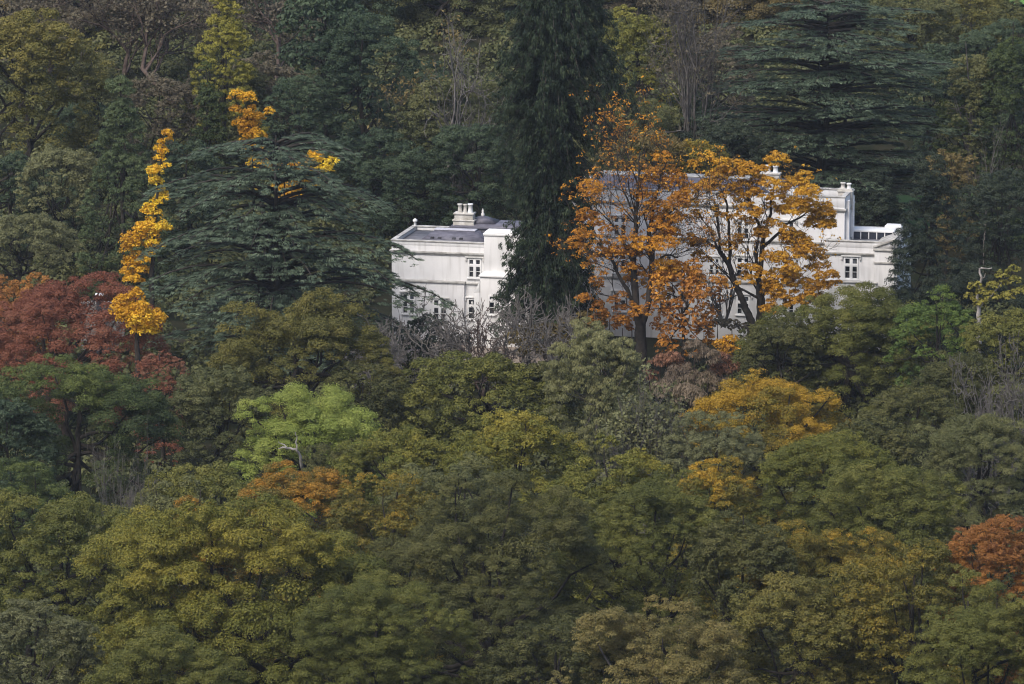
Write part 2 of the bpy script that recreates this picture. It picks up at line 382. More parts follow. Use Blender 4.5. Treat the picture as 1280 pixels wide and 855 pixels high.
def weeping_conifer(name, label, x, top, Y, profile, pal, group, seed=3, leaf=.32, n=640, dens=2.1):
    """tall narrow conifer whose boughs sweep down; profile: (photo y, left x, right x)"""
    rng = np.random.default_rng(seed); s = S(Y)
    tp = P(x, top, Y); root, b = root_at(name, label, "tree", tp[0], Y, group)
    ys = [p[0] for p in profile]
    tb = Tubes(); lv = Leaves(seed)
    tb.add(np.linspace(b-np.array([0, 0, .4]), tp, 8), np.linspace(.85, .05, 8), 8)
    C, R, K, A, T = [], [], [], [], []
    for i in range(n):
        f = ((i+rng.random())/n)**.8
        y = top+(profile[-1][0]-top)*f; q0 = P(x, y, Y)
        l = (x-np.interp(y, ys, [p[1] for p in profile]))/s; r_ = (np.interp(y, ys, [p[2] for p in profile])-x)/s
        az = i*2.399+rng.uniform(-.4, .4); cx, sy = math.cos(az), math.sin(az)
        half = r_ if cx > 0 else l; dep = (l+r_)/2*.9
        length = 1/math.sqrt((cx/max(half, .3))**2+(sy/max(dep, .3))**2)*rng.uniform(.7, 1.25)
        d = np.array([cx, sy, 0])
        st = q0+np.array([0, 0, length*.62])
        p2 = st+d*length+np.array([0, 0, -length*rng.uniform(.5, .85)]); p1 = st+d*length*.6+np.array([0, 0, length*.02])
        ln = bez(st, p1, p2, 6)
        tb.add(ln, np.linspace(.1, .025, 6), 3)
        m = max(5, int(length*3.6)); t = np.sort(rng.random(m))*.9+.12
        q = np.array([(1-a)**2*st+2*a*(1-a)*p1+a*a*p2 for a in t])
        tg = unit(np.array([2*(1-a)*(p1-st)+2*a*(p2-p1) for a in t]))
        q = q+rng.normal(size=(m, 3))*np.array([.3, .3, .1])-np.array([0, 0, .25])
        rr = (.3+.3*rng.random(m))*(1.35-.75*t)
        back = .35 if sy > .5 else 1.
        C.append(q); R.append(rr); K.append(dens*back*rr**2*75/(leaf/.5)**2)
        A.append(unit(tg+np.array([0, 0, -.7])[None, :])); T.append(.15+.55*t+.14*rng.normal(size=m))
    C, R, K, A, T = map(np.concatenate, (C, R, K, A, T))
    lv.clumps(C, R, np.maximum(K, 3), T, leaf, leaf*.27, 1.15, A, .78, .3, .6, .35, below=1)
    lv.build("crown", PAL[pal], root, b); tb.build("trunk", BARK, root, b)
    return root
def limbed(name, label, Y, stems, lobes, pal, group, seed=4, leaf=.3, dens=1., gap=.25, base=.45, spread=.35, flat=.6, jit=0., twigs=0, cat="tree", bark=None, depth=3.0, sub=.42, twig_pal=None):
    """a thinly leaved tree: trunks and limbs as drawn polylines [(x,y,dY,r)...], leaf lobes [(x,y,rpx,dY)], twigs growing out of the limbs"""
    rng = np.random.default_rng(seed); s = S(Y)
    x0, y0 = stems[0][0][:2]; p0 = P(x0, y0, Y+stems[0][0][2]); root, b = root_at(name, label, cat, p0[0], Y, group)
    tb = Tubes(); tips = []
    for st in stems:
        pts = np.array([P(x, y, Y+dy) for x, y, dy, r in st]); rad = np.array([r for *_, r in st])
        if st is stems[0] or len(st[0]) > 4: pass
        t = np.linspace(0, 1, len(pts)); tt = np.linspace(0, 1, len(pts)*3)
        q = np.stack([np.interp(tt, t, pts[:, k]) for k in range(3)], 1); q[1:-1] += rng.normal(size=(len(q)-2, 3))*.06
        rr = np.interp(tt, t, rad)
        if rad[0] > .25: q = np.vstack([np.array([q[0][0], Y, b[2]-.4]), q]); rr = np.append(rr[0]*1.2, rr)
        tb.add(q, rr, 7)
        for k in range(twigs):
            f = rng.uniform(.3, 1); i = min(int(f*(len(q)-1)), len(q)-2); dd = unit(q[i+1]-q[i])
            grow(tb, rng, q[i], unit(dd+unit(rng.normal(size=3))*.9+np.array([0, 0, .25])), rng.uniform(1.6, 3.4), max(.03, rr[i]*.35), 2, 5, tips, .8, (3, 3, 3, 3), .04, .2, .014)
    lv = Leaves(seed)
    if lobes:
        if jit:
            lobes = [(x+rng.normal()*r*jit, y+rng.normal()*r*jit, r*f, dy+rng.normal()*r/s*jit) for x, y, r, dy in lobes for f in (1, .75, .6)]
        lc = np.array([P(x, y, Y+dy) for x, y, r, dy in lobes]); lr = np.array([r/s for *_, r, _ in lobes])
        nz = np.random.default_rng(seed+3)
        f = lambda p: base+spread*snoise(p, np.random.default_rng(seed+7), 4.)
        crown_from_lobes(lv, lc, lr, rng, Y, dens, leaf, f, sub=sub, gap=gap, centre=None, nsub=26, flat=flat)
    if tips and twig_pal is not None:
        q = np.array([t[0] for t in tips]); q = q[rng.random(len(q)) < twig_pal]
        lv.clumps(q, np.full(len(q), .35), np.full(len(q), 6), base+.3*snoise(q, rng, 3.), leaf, leaf*.6, .7)
    if lv.V: lv.build("crown", PAL[pal], root, b)
    tb.build("trunk", bark or BARK, root, b)
    return root
def hedge(name, label, pts, Y, r, pal, cat="shrub", group=GARDEN, seed=5, leaf=.34, dens=1., droop=0., aspect=.6, base=.45, bark=None):
    """a low shrub made of lobes at photo points (x, y, radius px, dY)"""
    rng = np.random.default_rng(seed); s = S(Y); m = pts[len(pts)//2]; c = P(m[0], m[1], Y)
    root, b = root_at(name, label, cat, c[0], Y, group); lv = Leaves(seed)
    lc = np.array([P(x, y, Y+dy) for x, y, rr, dy in pts]); lr = np.array([rr/s for x, y, rr, dy in pts])
    f = lambda p: base+.3*snoise(p, np.random.default_rng(seed+1), 3.)
    crown_from_lobes(lv, lc, lr, rng, Y, dens, leaf, f, sub=.42, gap=.05, centre=None, axis=(np.array([0, 0, 1.]) if droop else None), axis_w=droop, aspect=aspect, nsub=20)
    lv.build("crown", PAL[pal], root, b)
    tb = Tubes()
    for q, rr in zip(lc, lr):
        e = np.array([q[0], q[1], float(ground_z(q[0], q[1]))-.2]); tb.add(np.array([b+(e-b)*.6, (e+q)/2, q]), [.09, .07, .03], 4)
    tb.build("branches", bark or BARK_BROWN, root, b)
    return root

# ------------------------------------------------------------------ ground
def sheet(name, xs, ys, mat, lift=0.0):
    X, Y = np.meshgrid(xs, ys); Z = ground_z(X, Y)+lift
    V = np.stack([X, Y, Z], -1).reshape(-1, 3); nx = len(xs)
    i = (np.arange(len(ys)-1)[:, None]*nx+np.arange(nx-1)[None, :]).reshape(-1)
    return structure(mesh_obj(name, V, np.stack([i, i+1, i+nx+1, i+nx], 1), mat, smooth=True))
FLOOR = noise_mat("forest_floor", (0.012, 0.016, 0.008), (0.034, 0.03, 0.018), 0.35, 0.95, 8, spec=.03)
GRASS = noise_mat("meadow_grass", (0.07, 0.16, 0.03), (0.12, 0.24, 0.05), 0.08, 0.9, 8)
LAWN = noise_mat("lawn_grass", (0.05, 0.1, 0.025), (0.09, 0.15, 0.035), 0.2, 0.9, 8)
GRAVEL = noise_mat("gravel", (0.2, 0.16, 0.13), (0.32, 0.27, 0.22), 3.0, 0.95, 8)
xs = np.concatenate([np.linspace(-2500, -140, 30), np.linspace(-130, 130, 90), np.linspace(140, 2500, 30)])
ys = np.concatenate([np.linspace(-460, 330, 60), np.linspace(336, 760, 150), np.linspace(780, 5000, 80)])
sheet("ground", xs, ys, FLOOR)
sheet("field", np.linspace(61.5, 260, 60), np.linspace(696, 1100, 60), GRASS, 1.2)
sheet("lawn", np.linspace(42, 52, 40), np.linspace(607, 622, 40), LAWN, .12)

# ------------------------------------------------------------------ house
PHI = math.radians(13.0)
HO = P(490, 425, 562.0); HO[2] = 0.0
def loc(x, y, v):
    """photo point on the house's vertical plane local-y = v -> (u, w)"""
    d = ray(x, y); n = np.array([math.sin(PHI), math.cos(PHI), 0]); c = np.array([0, 0, CAM_H])
    t = ((HO-c)@n+v)/(d@n); p = c+d*t-HO
    return p@np.array([math.cos(PHI), -math.sin(PHI), 0]), p[2]
house = thing("white_mansion", "long white rendered country house with slate roofs, parapets and stone mullioned windows", "house", HO, rz=-PHI)
def plaster():
    m, nt, b = new_mat("white_render"); L = nt.links.new
    tc = nt.nodes.new("ShaderNodeTexCoord")
    n1 = nt.nodes.new("ShaderNodeTexNoise"); n1.inputs['Scale'].default_value = .5; n1.inputs['Detail'].default_value = 8
    mp = nt.nodes.new("ShaderNodeMapping"); mp.inputs['Scale'].default_value = (2.2, 2.2, .22)
    n2 = nt.nodes.new("ShaderNodeTexNoise"); n2.inputs['Scale'].default_value = 1.0; n2.inputs['Detail'].default_value = 6
    L(tc.outputs['Object'], n1.inputs['Vector']); L(tc.outputs['Object'], mp.inputs[0]); L(mp.outputs[0], n2.inputs['Vector'])
    r1 = nt.nodes.new("ShaderNodeValToRGB"); r1.color_ramp.elements[0].position = .3; r1.color_ramp.elements[0].color = (.64, .635, .63, 1)
    r1.color_ramp.elements[1].position = .6; r1.color_ramp.elements[1].color = (.72, .715, .71, 1)
    r2 = nt.nodes.new("ShaderNodeValToRGB"); r2.color_ramp.elements[0].position = .28; r2.color_ramp.elements[0].color = (.78, .775, .76, 1)
    r2.color_ramp.elements[1].position = .5; r2.color_ramp.elements[1].color = (1, 1, 1, 1)
    mx = nt.nodes.new("ShaderNodeMixRGB"); mx.blend_type = 'MULTIPLY'; mx.inputs[0].default_value = .8
    L(n1.outputs['Fac'], r1.inputs[0]); L(n2.outputs['Fac'], r2.inputs[0]); L(r1.outputs[0], mx.inputs[1]); L(r2.outputs[0], mx.inputs[2])
    L(mx.outputs[0], b.inputs['Base Color']); b.inputs['Roughness'].default_value = .8; b.inputs['Specular IOR Level'].default_value = .2
    return m
WALL = plaster()
TRIM = noise_mat("trim_stone", (.5, .49, .46), (.76, .75, .73), 1.2, .8, 8)
LEDGE = noise_mat("weathered_ledge", (.28, .27, .25), (.55, .54, .51), 1.5, .85, 8)
CAP = noise_mat("white_paint", (.7, .7, .69), (.78, .78, .77), 1.2, .6, 6)
SLATE = noise_mat("slate", (.085, .083, .105), (.16, .155, .19), 1.4, .6, 10, stretch=(1, 1, 4), spec=.4)
LEAD = noise_mat("lead_flat", (.1, .1, .115), (.18, .18, .2), .8, .75, 8)
GLASS = noise_mat("window_glass", (.008, .01, .014), (.09, .095, .1), .7, .08, 3, stops=(.45, .75), spec=.6)  # paler patches put sky reflection and curtains into the glass colour
POT = noise_mat("chimney_pot", (.42, .4, .36), (.66, .64, .6), 2., .85, 6)
STACK = noise_mat("chimney_render", (.36, .34, .3), (.62, .6, .56), 1.4, .85, 8)
class Boxes:
    def __init__(s): s.V, s.F = [], []
    def hexa(s, c):
        n = len(s.V); s.V += [tuple(map(float, q)) for q in c]
        s.F += [[n+a for a in f] for f in ((0, 3, 2, 1), (4, 5, 6, 7), (0, 1, 5, 4), (1, 2, 6, 5), (2, 3, 7, 6), (3, 0, 4, 7))]
    def box(s, u0, u1, v0, v1, w0, w1):
        s.hexa([(u0, v0, w0), (u1, v0, w0), (u1, v1, w0), (u0, v1, w0), (u0, v0, w1), (u1, v0, w1), (u1, v1, w1), (u0, v1, w1)])
    def frustum(s, u0, u1, v0, v1, w0, w1, iu, iv):
        s.hexa([(u0, v0, w0), (u1, v0, w0), (u1, v1, w0), (u0, v1, w0), (u0+iu, v0+iv, w1), (u1-iu, v0+iv, w1), (u1-iu, v1-iv, w1), (u0+iu, v1-iv, w1)])
    def ring(s, u0, u1, v0, v1, w0, w1, t):
        s.box(u0, u1, v0, v0+t, w0, w1); s.box(u0, u1, v1-t, v1, w0, w1); s.box(u0, u0+t, v0+t, v1-t, w0, w1); s.box(u1-t, u1, v0+t, v1-t, w0, w1)
    def build(s, name, mat, parent, bevel=.025):
        o = mesh_obj(name, s.V, s.F, mat, parent)
        if bevel:
            m = o.modifiers.new("bevel", 'BEVEL'); m.width = bevel; m.segments = 2; m.limit_method = 'ANGLE'
        return o
def block(u0, u1, v0, v1, w_top, par=.9, courses=(), label=None):
    """walls, parapet with coping, flat lead roof and projecting courses"""
    b = Boxes(); b.box(u0, u1, v0, v1, -1, w_top-par); w = b.build("wall", WALL, house)
    if label: w["label"] = label
    p = Boxes(); p.ring(u0-.015, u1+.015, v0-.015, v1+.015, w_top-par-.03, w_top-.14, .38); p.build("parapet", WALL, house)
    c = Boxes(); c.ring(u0-.09, u1+.09, v0-.09, v1+.09, w_top-.14, w_top, .52); c.build("coping", LEDGE, house)
    r = Boxes(); r.box(u0+.4, u1-.4, v0+.4, v1-.4, w_top-par+.002, w_top-par+.06); r.build("roof", LEAD, house, 0)
    if courses:
        k = Boxes()
        for w0, h, pr in courses:
            k.ring(u0-pr, u1+pr, v0-pr, v1+pr, w0, w0+h, pr+.05); k.ring(u0-pr*.55, u1+pr*.55, v0-pr*.55, v1+pr*.55, w0-h*.7, w0-.002, pr*.55+.05)
        k.build("cornice", LEDGE, house, .02)
def window(x, y, v, wpx=16, hpx=23, lights=2, transom=.36, hood=True):
    u, w = loc(x, y, v); W = wpx/12.2; H = hpx/12.2
    f = Boxes(); a = .15; y0 = v-.1; y1 = v+.05
    f.box(u-W/2, u-W/2+a, y0, y1, w-H/2, w+H/2); f.box(u+W/2-a, u+W/2, y0, y1, w-H/2, w+H/2)
    f.box(u-W/2+a, u+W/2-a, y0, y1, w+H/2-a, w+H/2); f.box(u-W/2-.1, u+W/2+.1, y0-.07, y1, w-H/2-.16, w-H/2-.002)
    wt = w+H/2-H*transom
    for i in range(1, lights):
        uu = u-W/2+W*i/lights; f.box(uu-.15, uu+.15, y0+.01, y1, w-H/2, w+H/2-a-.002)
    cuts = [u-W/2+W*i/lights for i in range(lights+1)]
    for i in range(lights):
        l = cuts[i]+(a if i == 0 else .15); r = cuts[i+1]-(a if i == lights-1 else .15)
        f.box(l+.002, r-.002, y0+.015, y1, wt-.15, wt+.15)
        f.box(l+.002, r-.002, v-.035, y1, w-H/2+.002, w-H/2+.09)
        mid = (w-H/2+wt)/2; f.box(l+.002, r-.002, v-.035, y1, mid-.025, mid+.025)
    o = f.build("window", CAP, house, .012)
    g = Boxes(); g.box(u-W/2+.05, u+W/2-.05, v-.02, v+.04, w-H/2+.04, w+H/2-.04); g.build("pane", GLASS, o, 0)
    if hood:
        h = Boxes(); h.box(u-W/2-.28, u+W/2+.28, v-.2, v+.04, w+H/2+.05, w+H/2+.2)
        h.box(u-W/2-.28, u-W/2-.12, v-.16, v+.04, w+H/2-.28, w+H/2+.048); h.box(u+W/2+.12, u+W/2+.28, v-.16, v+.04, w+H/2-.28, w+H/2+.048); h.build("hood_mould", TRIM, o, .015)
def chimney(x0, x1, ytop, ybase, v, pots, d=1.0, steps=True):
    (u0, wt), (u1, _) = loc(x0, ytop, v), loc(x1, ytop, v); wb = loc(x0, ybase, v)[1]
    b = Boxes(); hm = wb+(wt-wb)*.5
    b.box(u0-.12, u1+.12, v-.12, v+d+.12, wb-1.5, hm); b.box(u0-.2, u1+.2, v-.2, v+d+.2, hm+.002, hm+.14)
    b.box(u0, u1, v, v+d, hm+.142, wt-.16); b.box(u0-.1, u1+.1, v-.1, v+d+.1, wt-.158, wt)
    o = b.build("chimney", STACK, house)
    for px, py, rp in pots:
        u, w = loc(px, py, v); t = Tubes(); r = rp/12.2
        zz = np.array([wt-.05, wt+.25*(w-wt), w-.22, w-.2, w-.05, w-.049]); t.add(np.stack([np.full(6, u), np.full(6, v+d/2), zz], 1), np.array([r*1.1, r*.9, r*.82, r*1.08, r*1.1, r*.6]), 12)
        t.add(np.array([[u, v+d/2, w-.06], [u, v+d/2, w-.05]]), [r*.7, .01], 12)
        t.build("chimney_pot", POT if px != pots[-1][0] else CAP, o, None)
# two storey wing at the west end
wtop = loc(490, 299, 0)[1]; wcor = loc(490, 314.5, 0)[1]
block(0, 17.0, 0, 9.2, wtop, .5, [(wcor, .2, .2)])
w352 = loc(540, 352, -.45)[1]; ua, ub = loc(493, 360, -.45)[0], loc(580, 360, -.45)[0]
b = Boxes(); b.box(ua, ub, -.45, -.002, -1, w352-.1); b.build("projecting_wall", WALL, house)
b = Boxes(); b.box(ua-.1, ub+.1, -.58, -.004, w352-.1, w352+.1); b.box(ub+.102, ub+1.6, -.16, -.004, w352-.2, w352-.02); b.build("string_course", LEDGE, house)
# bay with rounded white caps
u0, _ = loc(605, 300, -1.1); wt = loc(612, 289, -1.1)[1]; wl = loc(620, 344, -2.2)[1]
b = Boxes(); b.box(u0, u0+5.0, -1.1, -.004, wl-.2, wt-.5); b.build("bay_wall", WALL, house)
b = Boxes(); b.box(u0-.1, u0+5.1, -1.2, .3, wt-.5, wt-.2); b.frustum(u0-.06, u0+5.06, -1.16, .26, wt-.198, wt+.12, .35, .35); b.build("bay_cap", CAP, house, .08)
u2, _ = loc(600, 360, -2.2)
b = Boxes(); b.box(u2, u2+6.8, -2.2, -.008, -1, wl-.25); b.build("porch_wall", WALL, house)
b = Boxes(); b.box(u2-.12, u2+6.9, -2.34, -.01, wl-.25, wl-.02); b.frustum(u2-.08, u2+6.86, -2.3, -.012, wl-.018, wl+.16, .3, .3); b.build("porch_cap", CAP, house, .06)
wb_ = loc(596, 366, -2.3)[1]; wb2 = loc(596, 400, -2.3)[1]
b = Boxes(); b.box(u2-.62, u2-.003, -2.3, -1.4, wb2, wb_); b.hexa([(u2-.62, -2.3, wb_), (u2-.003, -2.3, wb_), (u2-.003, -1.4, wb_), (u2-.62, -1.4, wb_), (u2-.1, -2.3, wb_+1.0), (u2-.004, -2.3, wb_+1.3), (u2-.004, -1.4, wb_+1.3), (u2-.1, -1.4, wb_+1.0)])
b.frustum(u2-.95, u2-.004, -2.55, -1.3, -1, wb2-.002, .3, .2); b.build("buttress", CAP, house, .03)
b = Boxes(); q = loc(614, 412, -3.)[0]; b.box(q-.4, q+.4, -3.3, -2.5, -1, .9); b.frustum(q-.5, q+.5, -3.4, -2.4, .902, 1.15, .2, .2); b.build("garden_pier", TRIM, house, .03)
# slate roofs of this wing
wr = wtop-.45
r = Boxes(); r.frustum(2.3, 9.7, .5, 5.6, wr, wr+1.15, 1.6, 2.0); ro = r.build("roof", SLATE, house, 0)
VENT = noise_mat("dark_vent", (.02, .02, .025), (.06, .06, .07), 2)
for px in (541, 550, 568, 577):
    u, w = loc(px, 293.5, 1.6); k = Boxes(); k.frustum(u-.26, u+.26, 1.2, 1.7, wr+.2, wr+.62, .1, .1); k.build("skylight", VENT, ro, 0)
k = Boxes(); k.box(3.85, 8.15, 2.45, 3.6, wr+1.152, wr+1.24); k.build("ridge_lead", noise_mat("pale_lead", (.4, .4, .44), (.55, .55, .6), 1.5), ro, .02)
u5, w5 = loc(603, 281, 6.3); r = Boxes(); r.box(u5-3.0, u5+6, 4.6, 8.6, wr, w5-.1); r.build("lantern_wall", LEAD, house)
r = Boxes(); r.frustum(u5-3.2, u5+6.2, 4.4, 8.8, w5-.098, w5+.3, 1.2, .9); r.frustum(u5-1.6, u5+1.6, 5.2, 7.8, w5+.302, w5+.95, 1.52, 1.22); ro = r.build("roof", SLATE, house, 0)
t = Tubes(); t.add(np.array([[u5, 6.5, w5+.9], [u5, 6.5, w5+1.1], [u5, 6.5, w5+1.22], [u5, 6.5, w5+1.4], [u5, 6.5, w5+1.7]]), [.16, .2, .1, .13, .02], 8); t.build("finial", TRIM, ro, None)
chimney(568, 591, 266, 286, 5.0, [(573.5, 255, 3.0), (580, 255.5, 2.5), (586.5, 255, 3.2)], 1.1)
t = Tubes(); u, w = .25, wtop; t.add(np.array([[u, 8.9, w], [u, 8.9, w+.35], [u, 8.9, w+.4], [u, 8.9, w+.6], [u, 8.9, w+.75]]), [.14, .12, .24, .24, .03], 10); t.build("finial", CAP, house, None)
window(593.5, 335, 0, 17, 24); window(550, 387, -.45, 18, 27); window(511, 379, -.45, 17, 26); window(590, 386, 0, 11, 26, 1); window(615, 381, -2.2, 9, 24, 1, .3, False)
# main block, three storeys
V1 = 6.5
ul = loc(690, 330, V1)[0]; ur = loc(1055.5, 300, V1)[0]; wm = loc(1040, 245, V1)[1]
block(ul, ur, V1, V1+5.2, wm, 1.1, [(loc(1040, 263, V1)[1], .2, .18), (loc(1000, 304, V1)[1], .2, .16), (loc(990, 356, V1)[1], .2, .14)])
b = Boxes(); b.box(ur+.02, ur+.38, V1+.55, V1+1.15, -1, wm-.5); b.box(ur+.02, ur+.3, V1+3.6, V1+4.2, -1, wm-.5); b.build("pilaster", WALL, house)
b = Boxes(); b.box(ul, ur-6, V1+5.3, V1+13, -1, wm-1.2); b.build("wall", WALL, house)
r = Boxes(); r.frustum(ul+1.5, ur-8, V1+1.2, V1+8.5, wm-1.0, wm+.75, 2.5, 2.6); r.frustum(ul-.4, ur-5.6, V1+5.32, V1+13.4, wm-1.19, wm-.2, 2, 2); ro = r.build("roof", SLATE, house, 0)
k = Boxes(); k.box(ul+4, ur-10.6, V1+3.9, V1+5.7, wm+.752, wm+.9); k.build("ridge_lead", LEDGE, ro, .02)
chimney(951, 974, 216, 240, V1+5.4, [(959, 206.5, 3.6), (968.5, 207, 3.4)], 1.0)
chimney(1049, 1064, 236, 243, V1+3.3, [(1053, 228, 3.0), (1060.5, 229, 2.8)], .8)
chimney(728, 742, 222, 243, V1+3.0, [(731.5, 214, 2.6), (738.5, 215, 2.6)], .9)
chimney(812, 826, 224, 240, V1+6.0, [(815, 217, 2.6), (822, 217, 2.6)], .9)
for px in (775, 832, 929, 985):
    window(px, 287+(px-929)*.028, V1, 17, 24); window(px, 333+(px-929)*.028, V1, 17, 24); window(px, 381+(px-929)*.028, V1, 17, 24)
window(895, 381, V1, 17, 24); window(888, 286, V1, 8, 9, 1, .5, False); window(893, 333, V1, 14, 22, 2)
# single storey range at the east end
V2 = 5.4
u0 = loc(1031, 330, V2)[0]; u1 = loc(1093, 330, V2)[0]; wt2 = loc(1050, 300, V2)[1]
block(u0, u1+2.3, V2, V2+9, wt2, .7, [(loc(1050, 317.5, V2)[1], .18, .16)])
window(1064, 335, V2, 18, 27)
wl2 = loc(1070, 352, V2-.5)[1]; b = Boxes(); b.box(u0-.2, u1+.3, V2-.5, V2-.004, -1, wl2-.16); b.build("plinth", TRIM, house); b = Boxes(); b.box(u0-.3, u1+.4, V2-.62, V2-.006, wl2-.158, wl2); b.build("plinth_ledge", LEDGE, house)
V3 = V2-.35; e0 = loc(1093, 330, V3)[0]; e1 = loc(1118, 330, V3)[0]; wp = loc(1094, 311, V3)[1]; wq = loc(1118, 298, V3)[1]
b = Boxes(); b.box(e0, e1, V3, V3+7, -1, wp); b.build("wall", WALL, house)
b = Boxes(); b.hexa([(e0+.05, V3+.06, wp+.002), (e1-.05, V3+.06, wp+.002), (e1-.05, V3+7, wp+.002), (e0+.05, V3+7, wp+.002), (e0+.1, V3+.06, wp+.05), (e1-.05, V3+.06, wq-.25), (e1-.05, V3+7, wq-.25), (e0+.1, V3+7, wp+.05)]); b.build("gable", WALL, house, 0)
b = Boxes(); b.hexa([(e0-.15, V3-.12, wp+.06), (e1+.1, V3-.12, wq-.22), (e1+.1, V3+7, wq-.22), (e0-.15, V3+7, wp+.06), (e0-.15, V3-.12, wp+.28), (e1+.1, V3-.12, wq), (e1+.1, V3+7, wq), (e0-.15, V3+7, wp+.28)])
b.box(e0-.12, e1+.12, V3-.14, V3-.003, wp-.2, wp+.05); wz = loc(1094, 328, V3)[1]; b.box(e0-.08, e1+.08, V3-.12, V3-.004, wz-.1, wz+.1); b.build("gable_coping", LEDGE, house, .02)
g0 = loc(1066, 290, V2+5)[0]; g1 = loc(1116, 290, V2+5)[0]; ga = loc(1090, 297, V2+5)[1]; gb = loc(1090, 289, V2+5)[1]
b = Boxes(); b.box(g0, g1, V2+5, V2+7, ga-1, gb-.1); ro = b.build("roof_lantern", noise_mat("dark_glazing", (.012, .014, .02), (.05, .055, .075), .8, .15, spec=.6), house, .01)
b = Boxes(); b.box(g0-.1, g1+.1, V2+4.9, V2+7.1, gb-.098, gb+.06)
for i in range(6):
    uu = g0+(g1-g0)*i/5; b.box(uu-.05, uu+.05, V2+4.95, V2+4.998, ga-.4, gb-.1)
b.build("lantern_frame", CAP, ro, .01)
h0 = loc(1106, 286, V2+6.5)[0]; h1 = loc(1124, 286, V2+6.5)[0]; ha = loc(1106, 292, V2+6.5)[1]; hb = loc(1106, 283.5, V2+6.5)[1]
b = Boxes(); b.box(h0, h1, V2+7.2, V2+8.6, ha-1.2, hb-.2); b.box(h0-.12, h1+.12, V2+7.08, V2+8.72, hb-.198, hb); b.build("roof_hatch", CAP, house, .03)
# gravel terrace before the house
V = [(-6, -14), (8, -15), (30, -9), (62, -6), (62, V2), (-6, 0)]
pv = [(HO[0]+u*math.cos(PHI)+v*math.sin(PHI), HO[1]-u*math.sin(PHI)+v*math.cos(PHI)) for u, v in V]
n = 14; G = []
me_v, me_f = [], []
for a in range(41):
    for c in range(13):
        u = -2+20*a/40; v = -12+(c/12)*(12+ (0 if u < 17 else V1)); x_, y_ = HO[0]+u*math.cos(PHI)+v*math.sin(PHI), HO[1]-u*math.sin(PHI)+v*math.cos(PHI)
        me_v.append((x_, y_, float(ground_z(x_, y_))+.06))
for a in range(40):
    for c in range(12): i = a*13+c; me_f.append((i, i+13, i+14, i+1))
structure(mesh_obj("path", me_v, me_f, GRAVEL))

# ------------------------------------------------------------------ trees on the slope behind the house
BL, CO = broadleaf, conical
def hill(*a, **k): k.setdefault("group", HILL); return broadleaf(*a, **k)
# farthest rows
bare("bare_tree", "dim grey brown leafless tree behind the big olive oak, highest of the twiggy ones", 60, None, -50, 150, 668, HILL, bark=BARK_BROWN, maxl=5, kids=(4, 4, 3, 3, 3), leaves=("mauve", 9, .8, .42, .8))
bare("bare_tree", "purplish grey twiggy tree rising above the dull green cone shaped cypress", 150, None, -45, 150, 660, HILL, bark=BARK_BROWN, maxl=5, kids=(4, 4, 3, 3, 3), leaves=("mauve", 9, .8, .42, .8))
bare("bare_tree", "dark brown twiggy tree close beside the pale yellow green plume shaped conifer", 215, None, -30, 130, 655, HILL, bark=BARK_BROWN, maxl=5, kids=(4, 4, 3, 3, 3), leaves=("mauve", 9, .8, .42, .8))
bare("bare_tree", "dusky brown bare tree between the yellow green plume conifer and the tall dark evergreen", 340, None, -40, 120, 662, HILL, bark=BARK_BROWN, maxl=5, kids=(4, 4, 3, 3, 3), leaves=("mauve", 9, .8, .42, .8))
hill("broadleaf_tree", "grey brown dull tree on the top edge of the slope, behind a twiggy one", 110, -60, 190, 690, 200, "mauve")
hill("broadleaf_tree", "dark shaded tree filling the gap above the yellow green plume conifer", 260, -70, 180, 695, 220, "mauve")
hill("broadleaf_tree", "dim brown tree up the slope above the leafless trees", 0, -60, 170, 690, 180, "brown")
hill("broadleaf_tree", "dark dull green tree behind the tall evergreen above the house chimneys", 420, -90, 200, 690, 240, "evergreen")
hill("broadleaf_tree", "brown grey thinning tree on the slope beside the weeping giant conifer", 560, -60, 200, 690, 260, "dull", gap=.2)
hill("broadleaf_tree", "dusky tree behind the weeping giant conifer at the top of the slope", 690, -70, 190, 690, 260, "dull")
hill("broadleaf_tree", "brownish tree above the pale olive one, behind bare trunks", 830, -60, 150, 690, 200, "mauve", gap=.2)
hill("broadleaf_tree", "brown tinged tree behind the crown of the great tiered cedar", 930, -60, 180, 690, 200, "brown")
hill("broadleaf_tree", "dark tree beyond the great tiered cedar", 1060, -60, 180, 690, 240, "evergreen")
hill("broadleaf_tree", "olive brown autumn tree just under the green field", 1205, -4, 130, 672, 150, "olive", tip=(.4, .6))
hill("broadleaf_tree", "dark olive tree beside the top of the great cedar near the green field", 1140, -14, 110, 664, 170, "dull")
hill("broadleaf_tree", "dull green tree at the edge of the green field", 1268, 18, 90, 660, 160, "oakdark")
# middle rows
hill("oak_tree", "broad olive and orange brown oak high on the slope, the largest there", 38, 14, 190, 617, 260, "olive", tip=(.4, .4), base=.45, lob=.14, irr=.1, extra=[(95, 110, 26, -2), (70, 75, 28, 0)])
hill("broadleaf_tree", "small fresh green tree peeping out between the olive brown oak and the cypress", 118, 70, 56, 630, 90, "dull", base=.8)
CO("larch_tree", "pale yellow green plume shaped conifer rising above all its dark neighbours", 279, -8, 98, 630, 190, "plume", squash=.9, lob=.13, irr=.16, point=.5, base=.55, extra=[(300, 92, 18, -1), (288, 14, 14, 0)])
CO("yew_tree", "dark green cone shaped yew in front of the yellow green plume conifer", 260, 88, 84, 626, 190, "deep", base=.35)
hill("broadleaf_tree", "small dull olive tree tucked beneath the yellow green plume conifer", 305, 85, 60, 634, 130, "dull")
hill("evergreen_oak", "tall dark evergreen above the cedar with the golden patches, deep green", 405, -20, 120, 628, 220, "fir", base=.45, lob=.18, leaf=.5)
